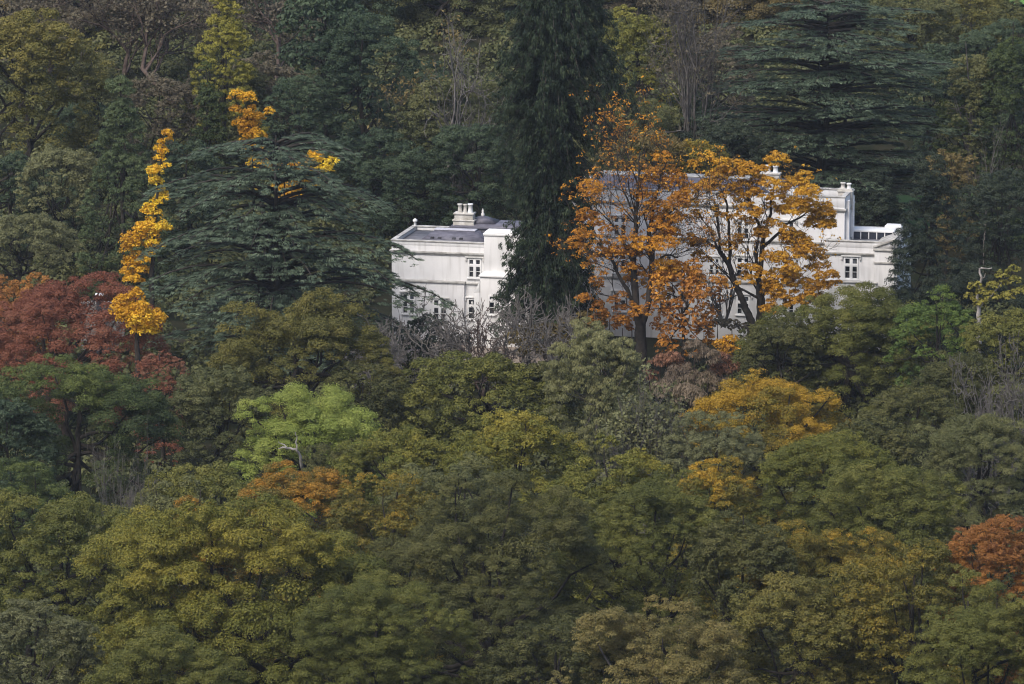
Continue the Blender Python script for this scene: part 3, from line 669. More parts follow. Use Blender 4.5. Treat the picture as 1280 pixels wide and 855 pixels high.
hill("evergreen_oak", "dark evergreen with a rounded crown between two taller evergreens", 455, 20, 130, 622, 240, "fir", base=.3, lob=.17)
hill("evergreen_oak", "lower dark evergreen behind the drooping cedar's top", 372, 92, 80, 618, 160, "fir", base=.5)
hill("broadleaf_tree", "grey green tree with brown patches directly above the house chimneys", 560, 95, 130, 612, 190, "dull", base=.35, gap=.15)
hill("broadleaf_tree", "dark green tree standing over the slate roof of the smaller wing", 600, 150, 120, 600, 140, "evergreen", base=.5)
hill("broadleaf_tree", "dark green shaded tree close behind the corner finial of the house", 512, 180, 110, 602, 130, "evergreen", base=.35)
bare("bare_tree", "pale grey leafless tree with forked limbs beside the weeping giant conifer", 588, None, 36, 96, 606, HILL, bark=BARK_LIGHT, maxl=4, kids=(4, 3, 3, 3), stems=3, lean=.3, r0=.34, wig=.28, rmin=.03)
bare("bare_tree", "grey brown twiggy tree between the dark evergreen and the pale leafless one", 530, None, 18, 100, 614, HILL, bark=BARK_GREY, maxl=5, kids=(4, 3, 3, 3), r0=.28, leaves=("brown", 6, .7, .4, .5))
hill("broadleaf_tree", "pale olive leafy tree touching the tips of the weeping giant conifer", 800, 12, 105, 612, 190, "larch", base=.28, spread=.2, lob=.17)
hill("broadleaf_tree", "dull green tree behind the thin top of the orange tree", 780, 120, 120, 596, 150, "dull", base=.5)
bare("bare_tree", "tall bare tree with twin grey trunks beside the great tiered cedar", 866, None, -60, 110, 604, HILL, bark=BARK_GREY, maxl=5, kids=(4, 4, 3, 3, 3), stems=3, lean=.16, r0=.42, wig=.16, leaves=("mauve", 4, .7, .4, .35))
hill("broadleaf_tree", "dim brown green tree behind the twin bare trunks", 890, 40, 110, 640, 200, "mauve", base=.4)
cedar("cedar_tree", "great spreading cedar with many level tiers above the white house", 1035, -8, 300, 606, 320, "cedardark", HILL,
      [(0, 95, 110), (.12, 150, 150), (.3, 175, 158), (.5, 178, 165), (.68, 172, 165), (.8, 150, 160), (.92, 95, 125), (1, 40, 60)], seed=11, levels=13, per=22, droop=.05, rise=.06, leaf=.42, lead=4, dens=1.9, plate=1.1, fine=.11, fan=.18)
hill("evergreen_oak", "dark shaded evergreen behind the east end of the house roof", 1080, 215, 140, 597, 150, "yew", base=.6)
hill("evergreen_oak", "dark shaded evergreen behind the orange tree and the house ridge", 900, 150, 140, 597, 130, "yew", base=.7)
hill("pine_tree", "tall green tree with a golden green top and a bare grey trunk", 1214, 68, 62, 602, 110, "dull", base=.7, tip=(.35, .55), bark=BARK_GREY)
hill("evergreen_oak", "green tree under the golden green topped one, close to the great cedar", 1205, 120, 80, 604, 140, "deep", base=.55)
hill("evergreen_oak", "tall dark evergreen nearest the frame's edge beyond the dark yew", 1268, 50, 80, 600, 300, "deep", base=.35)
bare("bare_tree", "slim leafless grey tree with a tall stem in front of the dark evergreens", 1232, None, 150, 60, 590, HILL, bark=BARK_GREY, maxl=4, kids=(4, 3, 3), r0=.2, wig=.1)
hill("broadleaf_tree", "reddish brown small tree beside the slim leafless grey stem", 1185, 188, 70, 592, 100, "brown", base=.5, gap=.25)
CO("yew_tree", "broad near black yew standing against the end gable of the house", 1166, 196, 130, 553, 260, "yew", base=.5, point=.62, irr=.09, group=GARDEN, extra=[(1124, 350, 18, -2), (1130, 325, 18, -2), (1140, 300, 20, -1), (1205, 350, 30, -2), (1150, 370, 26, -3), (1180, 360, 30, -3), (1128, 372, 18, -3), (1150, 335, 24, -2)])
hill("evergreen_oak", "dark evergreen rising behind the yellow leaved tree with the pale forked stem", 1250, 215, 110, 578, 190, "yew", base=.75)

# more trees filling the slope
hill("broadleaf_tree", "dim brown tree low between the golden green plume conifer and the cypress", 205, 96, 100, 628, 180, "mauve", base=.4, gap=.15)
hill("broadleaf_tree", "dusky tree beneath the dark brown bare one beside the plume conifer", 335, 70, 100, 640, 180, "mauve", base=.5, gap=.12)
hill("broadleaf_tree", "dark tree in the hollow between the olive brown oak and the cypress", 105, 120, 90, 640, 150, "evergreen", base=.4)
hill("evergreen_oak", "dark evergreen filling the shade behind the cedar, nearest the smaller wing", 470, 165, 110, 606, 170, "evergreen", base=.3)
hill("broadleaf_tree", "dark green tree half hidden by the sweeping boughs of the giant conifer", 640, 90, 100, 622, 190, "dull", base=.3)
hill("broadleaf_tree", "shaded green tree under the grey brown twiggy one", 520, 80, 100, 634, 170, "evergreen", base=.6)
hill("broadleaf_tree", "shaded tree behind the twin bare trunks and the orange tree", 850, 110, 110, 612, 170, "evergreen", base=.6)
hill("broadleaf_tree", "dark tree between the great cedar and the golden green topped tree", 1165, 60, 90, 630, 190, "evergreen", base=.6)
hill("broadleaf_tree", "dark green tree in the upper corner under the field's edge", 1240, 30, 100, 640, 190, "evergreen", base=.7)
hill("broadleaf_tree", "shaded green tree behind the faded grey green bushy one", 70, 215, 100, 606, 150, "evergreen", base=.6)
hill("broadleaf_tree", "small dark tree right at the lower edge of the green field", 1250, -8, 56, 690, 90, "dull", base=.4)
hill("broadleaf_tree", "low bushy tree bordering the green field, nearest the frame's corner", 1284, 13, 50, 690, 80, "oakdark", base=.5)
# west side
CO("cypress_tree", "large dull green cone shaped cypress standing behind the red tree", 152, 100, 128, 588, 300, "cypress", base=.45, point=.62, lob=.1, gap=.04, irr=.05)
hill("broadleaf_tree", "pale olive tree pressed against the flank of the dull green cypress", 72, 182, 95, 594, 130, "greygreen", base=.75, lob=.17)
hill("broadleaf_tree", "dark green shaded tree below the broad olive brown oak", 12, 190, 80, 598, 120, "evergreen", base=.5)
hill("broadleaf_tree", "faded grey green bushy tree behind the red tree", 25, 264, 120, 576, 120, "greygreen", base=.55, droop=.3)
hill("broadleaf_tree", "shadowed green tree between the cypress and the drooping cedar", 235, 180, 80, 600, 230, "evergreen", base=.35)
G1 = limbed("ginkgo_tree", "narrow golden yellow column of a tree along the drooping cedar's flank", 571,
   [[(188, 420, 0, .3), (190, 330, 0, .24), (196, 250, 0, .16), (204, 172, 0, .05)]],
   [(x, y, r*.82, d) for x, y, r, d in [(206, 172, 8, 0), (203, 186, 9, 0), (200, 200, 9, 0), (195, 214, 11, 0), (196, 228, 10, 0), (202, 240, 9, 0), (192, 252, 8, 0), (199, 262, 11, 0), (204, 274, 11, 0), (196, 286, 14, 0), (184, 294, 13, 0), (176, 306, 13, 0), (186, 312, 12, 0), (167, 320, 11, 0), (168, 336, 11, 0), (162, 346, 8, 0), (178, 332, 10, 1), (164, 352, 9, -1), (158, 360, 8, -1), (170, 346, 9, 0), (182, 304, 12, 0), (172, 326, 12, 0)]],
   "golden", seed=21, gap=.1, dens=.8, flat=1., jit=.8, leaf=.24, group=GARDEN, sub=.4, base=.5)
G3 = limbed("ginkgo_tree", "short bushy golden yellow tree beside the red one", 518,
   [[(172, 440, 0, .26), (172, 400, 0, .16), (170, 372, 0, .06)]],
   [(156, 376, 9, 0), (166, 372, 8, 0), (165, 390, 16, 0), (178, 398, 15, 0), (160, 398, 12, 0), (158, 390, 13, 0), (176, 386, 13, 0), (168, 400, 15, 0), (188, 398, 12, 1), (185, 410, 12, 0), (172, 412, 10, 0)],
   "golden", seed=22, gap=.05, dens=.8, flat=1., jit=.4, leaf=.24, group=GARDEN, sub=.4, base=.5)
G2 = limbed("ginkgo_tree", "golden yellow tree top showing over the drooping cedar's upper boughs", 573,
   [[(340, 420, 0, .35), (335, 300, 0, .28), (322, 220, 0, .16), (313, 140, 0, .06)], [(335, 300, 0, .2), (360, 250, 0, .14), (382, 215, 0, .05)]],
   [(308, 136, 10, 0), (318, 142, 11, 0), (306, 150, 10, 0), (316, 158, 12, 0), (306, 170, 9, 0), (318, 176, 12, 0), (310, 186, 10, 0), (322, 192, 12, 0), (384, 206, 13, 0), (374, 220, 14, 0), (394, 214, 11, 0), (404, 226, 9, 0), (366, 232, 12, 0), (352, 222, 10, 0), (335, 210, 12, 0), (345, 240, 12, 0), (376, 240, 10, 0)],
   "golden", seed=23, gap=.15, dens=.8, flat=1., jit=.75, leaf=.24, group=GARDEN, sub=.4, base=.45)
cedar("cedar_tree", "blue green drooping cedar beside the smaller wing, golden leaves showing through", 345, 156, 330, 547, 300, "cedar", GARDEN,
      [(0, 110, 130), (.15, 130, 190), (.35, 150, 190), (.55, 165, 175), (.7, 160, 125), (.82, 145, 115), (.92, 110, 125), (1, 45, 100)], seed=5, levels=9, per=24, droop=.2, rise=.13, leaf=.4, lead=3, dens=2.6, plate=1.1, fine=.13, fan=.17, rag=.48)
weeping_conifer("giant_conifer", "towering dark conifer with sweeping drooping boughs between the two parts of the house", 690, -170, 551,
   [(-170, 675, 705), (-60, 662, 728), (0, 648, 746), (60, 632, 770), (120, 622, 786), (165, 622, 780), (195, 632, 748), (235, 642, 738), (285, 644, 738), (335, 628, 742), (375, 626, 748), (420, 630, 744)], "conifer", GARDEN, seed=3)
# orange and gold trees before the main block
limbed("beech_tree", "orange tree with twin dark trunks before the house, its thin top nearly bare", 541,
   [[(801, 432, 0, .62), (800, 405, 0, .5), (795, 375, 0, .36), (792, 330, 0, .3), (795, 275, 0, .22), (798, 235, 0, .14), (800, 190, 0, .05)],
    [(803, 405, 0, .34), (812, 370, 0, .3), (815, 330, 0, .27), (812, 285, 0, .22), (822, 240, 0, .12), (835, 195, 0, .04)],
    [(796, 385, 0, .24), (782, 360, 0, .2), (768, 335, 0, .15), (765, 325, -.5, .12), (745, 315, -1, .08), (730, 322, -1, .05)],
    [(792, 330, 0, .16), (778, 300, 0, .12), (762, 275, .5, .09), (745, 260, 0, .04)],
    [(815, 330, 0, .16), (832, 318, 0, .1), (848, 322, 0, .06)], [(812, 285, 0, .14), (835, 268, 0, .1), (858, 250, 0, .05)],
    [(795, 275, 0, .12), (780, 240, 1, .08), (768, 205, 1, .04)], [(798, 235, 0, .1), (785, 195, 0, .05), (782, 165, 0, .03)]],
   [(745, 262, 15, 0), (730, 268, 10, 0), (735, 296, 13, -1), (752, 285, 9, 0), (728, 310, 9, -1), (760, 312, 12, -1), (778, 318, 14, 0), (800, 315, 15, -1), (822, 318, 17, -1), (838, 300, 17, 0), (850, 275, 15, 0), (828, 275, 17, 0), (812, 262, 14, 0),
    (800, 250, 11, 0), (835, 250, 13, 1), (845, 228, 13, 0), (828, 215, 15, 0), (812, 216, 10, 0), (786, 300, 10, 0), (745, 240, 8, 0), (790, 345, 14, 1), (822, 345, 16, 1), (805, 375, 12, 1), (775, 380, 10, -1), (842, 342, 13, 0), (862, 255, 12, 0), (758, 350, 9, -1), (738, 378, 10, -1), (765, 398, 13, -2), (782, 395, 11, -2), (748, 392, 10, -1), (742, 330, 9, 0)],
   "orange", seed=31, gap=.2, dens=1.05, jit=.8, group=GARDEN, twigs=10, twig_pal=.5, sub=.34, base=.5, leaf=.23)
hill("broadleaf_tree", "brown thin topped tree showing over the house roof behind the orange tree", 800, 160, 120, 584, 80, "brown", base=.5, gap=.4, dens=.6, group=GARDEN, lob=.12)
hill("broadleaf_tree", "olive yellow tree behind the house ridge next to the golden tree", 868, 172, 80, 586, 80, "goldolive", base=.35, gap=.2, group=GARDEN)
BL("maple_tree", "low rust and copper leaved maple under the orange tree", 855, 328, 92, 540, 118, "rust", GARDEN, base=.45, lob=.13, gap=.12, spread=.3, dens=.8, leaf=.34, limbs=16, tip=(.3, .3))
limbed("beech_tree", "golden orange tree with a leaning dark trunk before the house", 546,
   [[(940, 405, 0, .42), (934, 390, 0, .36), (922, 362, 0, .3), (912, 335, 0, .26), (900, 312, 0, .2), (880, 300, 0, .12), (862, 294, 0, .06)],
    [(912, 335, 0, .2), (912, 300, 0, .16), (909, 265, 0, .12), (905, 235, 0, .06)], [(900, 312, 0, .14), (898, 280, 0, .1), (893, 250, 0, .05)],
    [(951, 405, 1, .5), (951, 380, 1, .44), (948, 350, 1, .3), (952, 310, 1, .24), (962, 270, 1, .16), (968, 230, 1, .06)],
    [(948, 350, 1, .2), (944, 320, 1, .16), (948, 300, 1, .1)], [(952, 310, 1, .18), (985, 280, 1, .12), (1015, 262, 1, .05)], [(955, 300, 1, .14), (940, 260, 1, .1), (930, 225, 1, .05)],
    [(951, 372, 1, .2), (975, 345, 0, .12), (1005, 335, 0, .06)]],
   [(885, 205, 12, 1), (900, 212, 13, 0), (918, 208, 14, 0), (935, 214, 14, 0), (955, 220, 15, 0), (975, 228, 16, 0), (995, 238, 17, 0), (1010, 250, 15, 0), (1022, 268, 14, 0), (1026, 285, 13, 0), (1008, 285, 17, 0), (985, 262, 17, 0), (962, 250, 16, 0), (940, 240, 13, 0),
    (990, 300, 17, 0), (1012, 308, 14, 0), (968, 285, 13, 0), (955, 300, 10, -1), (930, 250, 9, 0), (908, 240, 9, 0), (890, 225, 10, 0), (895, 262, 8, 0), (922, 300, 10, -1), (880, 322, 9, 0), (868, 310, 9, 0), (872, 232, 12, 1), (875, 270, 10, 0),
    (965, 325, 15, -1), (985, 335, 17, -1), (1005, 345, 17, -1), (1022, 352, 14, -1), (970, 355, 18, -1), (990, 370, 17, -1), (955, 345, 12, -1), (975, 385, 15, -1), (1000, 385, 13, -1), (1015, 370, 12, -1), (1035, 348, 9, -1), (1042, 352, 6, -1), (930, 335, 8, 0), (960, 392, 10, -2), (940, 270, 9, 0)],
   "amber", seed=32, gap=.14, dens=1.2, jit=.7, group=GARDEN, twigs=7, twig_pal=.25, sub=.36, base=.5, leaf=.24)
bare("bare_tree", "small vase shaped bare tree against the white wall of the main block", 906, None, 336, 40, 553, GARDEN, bark=BARK_GREY, maxl=2, kids=(3, 3), stems=7, lean=.22, r0=.09, wig=.06, spread=.35, h=72)
# thicket before the smaller wing
bk = dict(kids=(4, 4, 3, 3), maxl=4, stems=3, lean=.35, wig=.34, spread=1.0, r0=.17, rmin=.03)
bare("bare_tree", "twisted grey leafless tree at the foot of the drooping cedar", 506, None, 372, 66, 541, GARDEN, bark=BARK_LIGHT, **bk)
bare("bare_tree", "twisted grey leafless tree under the ground floor windows of the smaller wing", 556, None, 388, 80, 537, GARDEN, bark=BARK_LIGHT, **bk)
bare("bare_tree", "dark stemmed leafless tree before the white stepped buttress", 604, None, 386, 70, 535, GARDEN, bark=BARK_BROWN, **bk)
bare("bare_tree", "twisted leafless tree reaching over the skirt of the towering dark conifer", 645, None, 370, 80, 539, GARDEN, bark=BARK_LIGHT, **bk)
bare("bare_tree", "pale twisted leafless tree between the towering conifer and the orange tree", 702, None, 372, 80, 536, GARDEN, bark=BARK_LIGHT, **bk)
bare("bare_tree", "low tangle of a bare grey tree above the dull green rounded tree", 470, None, 402, 70, 533, GARDEN, bark=BARK_LIGHT, **bk)
hedge("evergreen_shrub", "dark evergreen shrub below the windows of the smaller wing", [(500, 425, 18, 0), (535, 412, 20, 0), (550, 430, 18, -1), (575, 428, 14, 0), (520, 440, 18, -1)], 543, 0, "yew", seed=41)
hedge("shrub", "dull brown shrub under the towering dark conifer", [(650, 425, 18, 0), (680, 418, 18, 0), (710, 412, 18, 0), (735, 405, 18, 0), (665, 440, 16, -2), (720, 430, 18, -2)], 541, 0, "brown", seed=42)
hedge("shrub", "ochre leaved shrub at the foot of the orange tree", [(745, 412, 12, 0), (762, 402, 13, 0), (778, 410, 12, 0), (790, 400, 9, 0)], 543, 0, "rust", seed=43)
hedge("shrub", "golden yellow shrub between the copper maple and the rounded green oak", [(900, 432, 9, 0), (914, 428, 10, 0), (925, 436, 9, 0), (910, 440, 10, -1)], 537, 0, "amber", seed=44)
hedge("shrub", "dark purple brown shrub along the foot of the main block's white wall", [(880, 412, 10, 0), (897, 405, 9, 0), (915, 408, 10, 0), (930, 412, 9, 0)], 548, 0, "mauve", seed=45)
hedge("evergreen_shrub", "dark green low thicket under the large rounded oak", [(960, 435, 20, 0), (990, 440, 22, 0), (1020, 432, 22, 0), (1050, 430, 24, 0), (1080, 432, 24, 0), (1110, 435, 24, 0), (940, 420, 16, 2), (975, 415, 18, 3), (1050, 405, 20, 6), (1085, 405, 20, 6)], 534, 0, "oakdark", seed=49)
hedge("heather_bush", "pinkish red low bush beside the rounded green oak", [(905, 452, 12, 0), (915, 462, 12, 0), (898, 465, 11, 0)], 533, 0, "heath", seed=46, droop=.6, aspect=.3)
hedge("heather_bush", "pinkish brown low bush beneath the copper maple", [(825, 455, 12, 0), (840, 450, 12, 0), (850, 462, 12, 0), (812, 470, 10, 0)], 533, 0, "heath", seed=47, droop=.6, aspect=.3, base=.25)
hedge("twiggy_shrub", "mauve grey twiggy shrub beneath the copper maple and the golden shrub", [(868, 440, 16, 0), (885, 450, 16, 0), (855, 470, 18, 0), (880, 480, 18, 0), (900, 485, 14, 0), (835, 490, 18, -2), (862, 500, 20, -3)], 531, 0, "twigs", seed=48, droop=.7, aspect=.22)

# ------------------------------------------------------------------ the wood below the house
BL("broadleaf_tree", "broad crimson tree, the only deep red crown in the wood", 76, 350, 235, 523, 190, "red", base=.45, lob=.12, gap=.08, dens=.9, limbs=26, tip=(-.35, .35), bark=BARK_BROWN, aspect=.5)
BL("broadleaf_tree", "rust red tree behind the broad crimson one", 15, 346, 110, 540, 110, "redorange", base=.3, gap=.1, dens=.9)
BL("broadleaf_tree", "small dull red tree between the broad crimson one and the dark olive oak", 200, 438, 70, 510, 130, "red", base=.3, gap=.3, dens=.7, squash=.6, tip=(.3, .2))
BL("oak_tree", "dark olive brown oak in front of the drooping cedar", 372, 370, 225, 518, 230, "olive", base=.38, lob=.14, tip=(.2, .6))
BL("broadleaf_tree", "dull green oak low between the small dull red tree and the olive brown oak", 275, 462, 130, 505, 150, "dull", base=.3)
BL("evergreen_oak", "deep green glossy tree overlapping the crimson tree", 95, 452, 215, 492, 260, "deep", base=.45, lob=.15, tip=(.4, .62), extra=[(50, 475, 26, -3), (115, 478, 24, -3)])
BL("evergreen_oak", "dark shaded evergreen at the picture's edge under the crimson tree", 10, 500, 110, 486, 200, "evergreen", base=.45)
BL("broadleaf_tree", "bright lime green leafy tree with a dead white branch", 395, 490, 215, 484, 150, "lime", base=.45, lob=.15, tip=(.2, .4), gap=.1)
BL("broadleaf_tree", "rounded dull green tree right below the smaller wing of the house", 598, 438, 205, 514, 170, "oak", base=.45, lob=.13)
BL("willow_tree", "grey green weeping tree with hanging strands below the orange tree", 746, 410, 116, 506, 200, "willow", base=.5, lob=.15, droop=.8, aspect=.26, irr=.2, gap=.1, up=.1, dens=1.1, bark=BARK_GREY)
BL("broadleaf_tree", "dark green tree between the weeping tree and the rounded dull green one", 685, 452, 90, 516, 140, "oakdark", base=.5)
BL("oak_tree", "large rounded green oak hiding the foot of the house's east end", 1062, 358, 240, 532, 210, "oak", base=.38, lob=.12, irr=.09, squash=.7)
BL("oak_tree", "lower flank oak, dull green, joined to the large rounded oak and nearer the maple", 978, 398, 110, 528, 150, "oakdark", base=.55, lob=.15)
BL("broadleaf_tree", "fresh green tree tight beside the large rounded oak", 1172, 368, 110, 522, 170, "vivid", base=.4)
limbed("shrub", "yellow leaved small tree with a pale dead forked stem by the dark yew", 548,
   [[(1224, 400, 0, .26), (1222, 375, 0, .16), (1226, 350, 0, .12), (1225, 335, 0, .1), (1240, 335, 0, .04)], [(1226, 352, 0, .1), (1232, 342, 0, .06)], [(1224, 385, 0, .12), (1245, 362, 0, .08), (1262, 345, 0, .04)]],
   [(1218, 358, 8, 0), (1226, 366, 8, 0), (1240, 358, 7, 0), (1252, 345, 8, 0), (1254, 356, 8, 0), (1266, 338, 8, 0), (1268, 352, 8, 0), (1276, 365, 9, 0), (1240, 372, 9, 0), (1225, 380, 9, 0), (1258, 372, 9, 0), (1212, 372, 7, 0)],
   "larch", seed=51, gap=.2, dens=1., group=GARDEN, bark=BARK_PALE, base=.6, cat="tree")
BL("broadleaf_tree", "mid green tree cut by the picture's edge, above the grey bare one", 1262, 385, 110, 516, 150, "oak", base=.6)
bare("bare_tree", "ashen bare tree with twisted pale branches below the mid green one", 1250, None, 432, 110, 494, FRONT, bark=BARK_LIGHT, maxl=5, kids=(4, 4, 3, 3), stems=3, lean=.4, wig=.32, spread=1., r0=.26, rmin=.035)
BL("broadleaf_tree", "dull dark thicket tree beneath the ashen bare branches", 1245, 470, 120, 508, 140, "dull", base=.3, gap=.2)
BL("oak_tree", "dark blue green oak under the fresh green tree", 1140, 484, 130, 490, 150, "oakdark", base=.4, lob=.15)
BL("oak_tree", "golden topped olive oak below the large rounded oak", 962, 464, 250, 484, 170, "goldolive", base=.5, tip=(.6, .4), lob=.12, irr=.14, spread=.35)
BL("broadleaf_tree", "grey twiggy thinning tree below the golden topped oak", 892, 522, 125, 474, 140, "greygreen", base=.45, lob=.13, gap=.15, aspect=.35)
bare("bare_tree", "grey brown bare thicket tree between the weeping tree and the golden topped oak", 812, None, 496, 90, 478, FRONT, bark=BARK_LIGHT, maxl=5, kids=(5, 4, 3, 3), stems=5, lean=.25, wig=.16, spread=.7, r0=.1, rmin=.02, leaves=("greygreen", 4, .6, .35, .6))
bare("bare_tree", "grey leafless tree rising between the deep green and the dull olive crowns", 155, None, 556, 80, 452, FRONT, bark=BARK_LIGHT, maxl=5, kids=(4, 3, 3, 3), stems=4, lean=.25, wig=.2, spread=.8, r0=.12, rmin=.02)
BL("broadleaf_tree", "low mixed green tree in the hollow under the olive brown oak", 455, 455, 110, 512, 130, "oakdark", base=.5)
# middle band
BL("oak_tree", "yellow green oak with a flush of gold along its top, below the rounded dull tree", 640, 514, 190, 462, 170, "yellowgreen", base=.45, tip=(.35, .55, .12), lob=.12)
BL("oak_tree", "olive green oak next to the lime green tree", 500, 532, 180, 466, 150, "yellowgreen", base=.25, lob=.13)
BL("broadleaf_tree", "sage green tree in front of the lime green one", 255, 578, 180, 458, 150, "oak", base=.6, lob=.14)
BL("broadleaf_tree", "soft grey green tree beyond the orange tipped oak", 200, 605, 120, 452, 140, "dull", base=.6)
BL("oak_tree", "olive oak with a dull brown shoulder at the picture's edge", 85, 622, 230, 432, 230, "oak", base=.45, tip=(.2, .5), lob=.13)
BL("broadleaf_tree", "bluish dark green tree behind the brown shouldered oak", 30, 590, 140, 450, 150, "deep", base=.5)
BL("oak_tree", "oak with a tawny orange crown top amid green neighbours", 370, 584, 170, 442, 200, "orangetop", base=.35, tip=(.5, .45), lob=.12)
BL("oak_tree", "grey olive oak directly below the yellow green one", 565, 582, 170, 444, 190, "dull", base=.55, lob=.13, tip=(.2, .5))
BL("oak_tree", "golden brown tipped oak between the tawny crowned and the grey olive oak", 480, 605, 150, 430, 200, "goldolive", base=.2, tip=(.35, .5), lob=.13)
BL("oak_tree", "green oak with a yellowish crest under the weeping tree", 772, 562, 170, 452, 170, "yellowgreen", base=.35, lob=.13, tip=(.15, .5))
BL("oak_tree", "small oak with an orange crest below the grey twiggy tree", 898, 588, 110, 440, 170, "goldolive", base=.35, tip=(.45, .5), lob=.15)
BL("oak_tree", "rich green oak beneath the golden topped one", 1040, 540, 210, 460, 170, "yellowgreen", base=.2, tip=(.15, .5), lob=.12)
BL("oak_tree", "greyish green oak between the rich green oak and the red orange tree", 1112, 584, 180, 448, 170, "oak", base=.5, lob=.13)
BL("broadleaf_tree", "pale grey green feathery tree under the ashen bare one", 1228, 512, 190, 466, 200, "dull", base=.6, lob=.13, aspect=.4)
BL("broadleaf_tree", "ruddy orange domed tree, the brightest crown near the lower oaks", 1246, 646, 140, 410, 130, "redorange", base=.5, lob=.12, gap=.04, irr=.06, aspect=.4, tip=(-.2, .3))

BL("oak_tree", "dull green oak between the sage green tree and the brown shouldered oak", 165, 640, 130, 438, 200, "oak", base=.4)
BL("oak_tree", "dark oak in the gap below the lime green tree", 420, 560, 120, 470, 150, "oakdark", base=.6)
BL("broadleaf_tree", "dark evergreen bush tree under the golden topped oak's far side", 1080, 520, 130, 478, 130, "oakdark", base=.5)
BL("oak_tree", "shadowed oak behind the ashen bare tree", 1200, 440, 130, 508, 150, "oakdark", base=.4)
BL("oak_tree", "dark oak low between the green oak with the yellowish crest and the orange crested one", 850, 590, 130, 448, 180, "oak", base=.3)
# nearest rows
BL("oak_tree", "huge yellow green oak with an orange flank, nearest of the big crowns", 300, 628, 380, 412, 330, "yellowgreen", base=.35, tip=(.3, .5, -.3), lob=.1, irr=.14, limbs=22, dens=1.1, extra=[(250, 645, 24, -2)])
BL("oak_tree", "tawny orange small crown crowding the huge yellow green oak", 252, 634, 90, 420, 120, "orangetop", base=.6, lob=.16, gap=.15, spread=.3)
BL("oak_tree", "huge dark green oak filling the middle of the wood", 610, 618, 330, 414, 340, "oakdark", base=.5, lob=.1, limbs=24, tip=(.35, .55), dens=1.1)
BL("oak_tree", "deep green oak in front of the yellowish crested one", 815, 610, 210, 424, 280, "oak", base=.35, lob=.12, tip=(.2, .6))
BL("oak_tree", "olive gold oak between the orange crested and the big olive oak", 1035, 652, 200, 422, 200, "goldolive", base=.3, tip=(.3, .5), lob=.13)
BL("oak_tree", "big olive and ochre oak with a dark open fork of branches", 1145, 690, 230, 405, 260, "goldolive", base=.22, tip=(.25, .5), lob=.11, limbs=22, gap=.14)
BL("oak_tree", "brown olive oak between the tan crowned and the big ochre oak", 1000, 720, 190, 404, 240, "olive", base=.55, lob=.13)
BL("oak_tree", "tan crowned thinning oak with pale bare twigs", 830, 765, 270, 392, 240, "tan", base=.4, lob=.1, gap=.2, limbs=24, bark=BARK_GREY, tip=(.3, .5))
BL("oak_tree", "dark green oak cut off by the picture's lower corner", 1235, 735, 200, 392, 240, "oak", base=.6, lob=.13)
BL("broadleaf_tree", "sage grey tree at the lower corner of the wood", 45, 752, 150, 404, 200, "greygreen", base=.35, lob=.13)
BL("oak_tree", "shadowy green oak low beneath the huge yellow green one", 480, 730, 240, 398, 240, "oak", base=.3, lob=.12)
BL("oak_tree", "low dark oak in the hollow between the tan crowned and the huge dark oak", 690, 770, 200, 398, 220, "oakdark", base=.35, lob=.13)
BL("oak_tree", "leafy green oak along the lower edge, under the huge yellow green crown", 210, 790, 220, 392, 200, "oak", base=.5, lob=.13, tip=(.2, .5))
BL("oak_tree", "dim green oak between the deep green and the olive gold oak", 925, 650, 130, 418, 220, "oakdark", base=.6, lob=.15)

# ------------------------------------------------------------------ small things
t = limbed("dead_branch", "bleached dead tree limb sticking out of the lime green tree", 472.5,
   [[(384, 600, 0, .16), (374, 572, -1.5, .14), (370, 562, -2, .12), (358, 559, -2, .09), (348, 561, -2, .05)], [(371, 564, -2, .08), (371, 550, -2, .05), (369, 540, -2, .03)], [(358, 559, -2, .06), (348, 552, -2, .03)], [(384, 600, 0, .12), (396, 586, 0, .07), (408, 584, 0, .04)]],
   [], "olive", seed=61, bark=BARK_PALE, group=None, cat="dead branch")
# retaining wall and lamp post by the cypress
sw = thing("stone_wall", "low grey stone wall behind the crimson tree, ending at the golden bush", "wall", P(128, 392, 556)*[1, 1, 0])
a0 = P(108, 377, 556); a1 = P(148, 374, 556); n = 9; b = Boxes(); rg = np.random.default_rng(3)
o0 = np.array(sw.location)
b.box(a0[0]-o0[0]-.6, a1[0]-o0[0]+.6, -.3, .3, -1.2, a0[2]-o0[2]-.2); b.build("wall", noise_mat("wall_stone", (.12, .115, .11), (.26, .25, .23), 2.5, .95, 8), sw, .04)
c = Boxes()
for i in range(9):
    l = a0[0]-o0[0]-.6+(a1[0]-a0[0]+1.2)*i/9; c.box(l+.02, l+(a1[0]-a0[0]+1.2)/9-.02, -.4, .4, a0[2]-o0[2]-.198, a0[2]-o0[2]+rg.uniform(-.02, .04))
c.build("coping", noise_mat("coping_stone", (.2, .19, .18), (.36, .35, .33), 2.5, .95, 8), sw, .03)
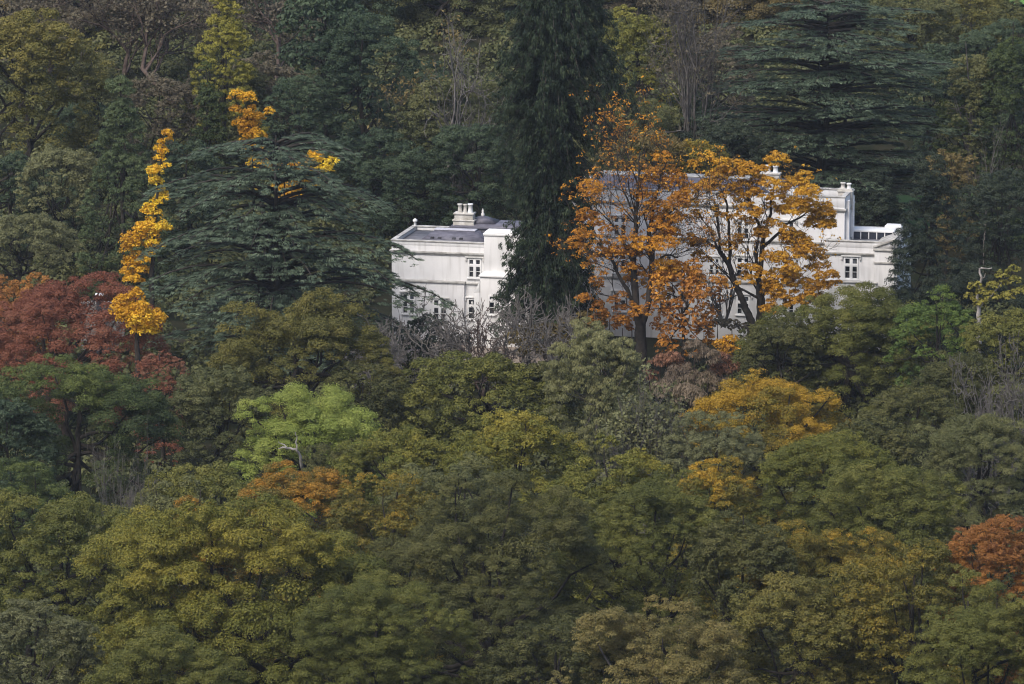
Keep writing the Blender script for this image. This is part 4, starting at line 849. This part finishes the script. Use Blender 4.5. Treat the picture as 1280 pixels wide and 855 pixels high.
q = P(124.5, 376, 554.5); lp = thing("garden_post", "small dark post with a flat white cap beside the low stone wall", "post", (q[0], q[1], float(ground_z(q[0], q[1]))))
zt = P(124.5, 367.5, 554.5)[2]-lp.location.z
b = Boxes(); b.box(-.32, .32, -.3, .3, -.2, zt-.12); b.box(-.42, .42, -.4, .4, -.2, .3); b.build("shaft", noise_mat("dark_iron", (.02, .02, .024), (.05, .05, .055), 2), lp, .02)
b = Boxes(); b.box(-.42, .42, -.4, .4, zt-.118, zt+.04); b.build("cap", CAP, lp, .02)

# ------------------------------------------------------------------ undergrowth
rng = np.random.default_rng(77); lv = Leaves(77)
n = 9000; Y = rng.uniform(350, 700, n); X = rng.uniform(-1, 1, n)*(Y*.0925+14)
hu = (X-HO[0])*math.cos(PHI)-(Y-HO[1])*math.sin(PHI); hv = (X-HO[0])*math.sin(PHI)+(Y-HO[1])*math.cos(PHI)
keep = ~((hu > -7) & (hu < 66) & (hv > -13) & (hv < 22)) & ~((X > 30) & (Y > 586) & (Y < 642)) & ~((X > 40) & (Y > 685))
X, Y = X[keep], Y[keep]
r = rng.uniform(.5, 1.6, len(X))*np.where(Y > 590, 1.25, 1)
lv.clumps(np.stack([X, Y, ground_z(X, Y)+r*.35], 1), r, (40*r**2+8).astype(int), .4+.2*rng.normal(size=len(X)), .5, .3, .8)
structure(lv.build("undergrowth", PAL["dull"], None, None), "stuff")

# ------------------------------------------------------------------ haze: the slightly milky air of the valley
hz = Boxes(); hz.box(-900, 900, -60, 1300, -25, 150)
hm = bpy.data.materials.new("haze"); hm.use_nodes = True; nt = hm.node_tree
for nd in list(nt.nodes):
    if nd.type == 'BSDF_PRINCIPLED': nt.nodes.remove(nd)
pv = nt.nodes.new("ShaderNodeVolumePrincipled"); pv.inputs['Color'].default_value = (.8, .86, .95, 1); pv.inputs['Density'].default_value = HAZE; pv.inputs['Anisotropy'].default_value = .2
nt.links.new(pv.outputs[0], nt.nodes["Material Output"].inputs['Volume'])
hz = hz.build("haze", hm, None, 0); structure(hz, "stuff")
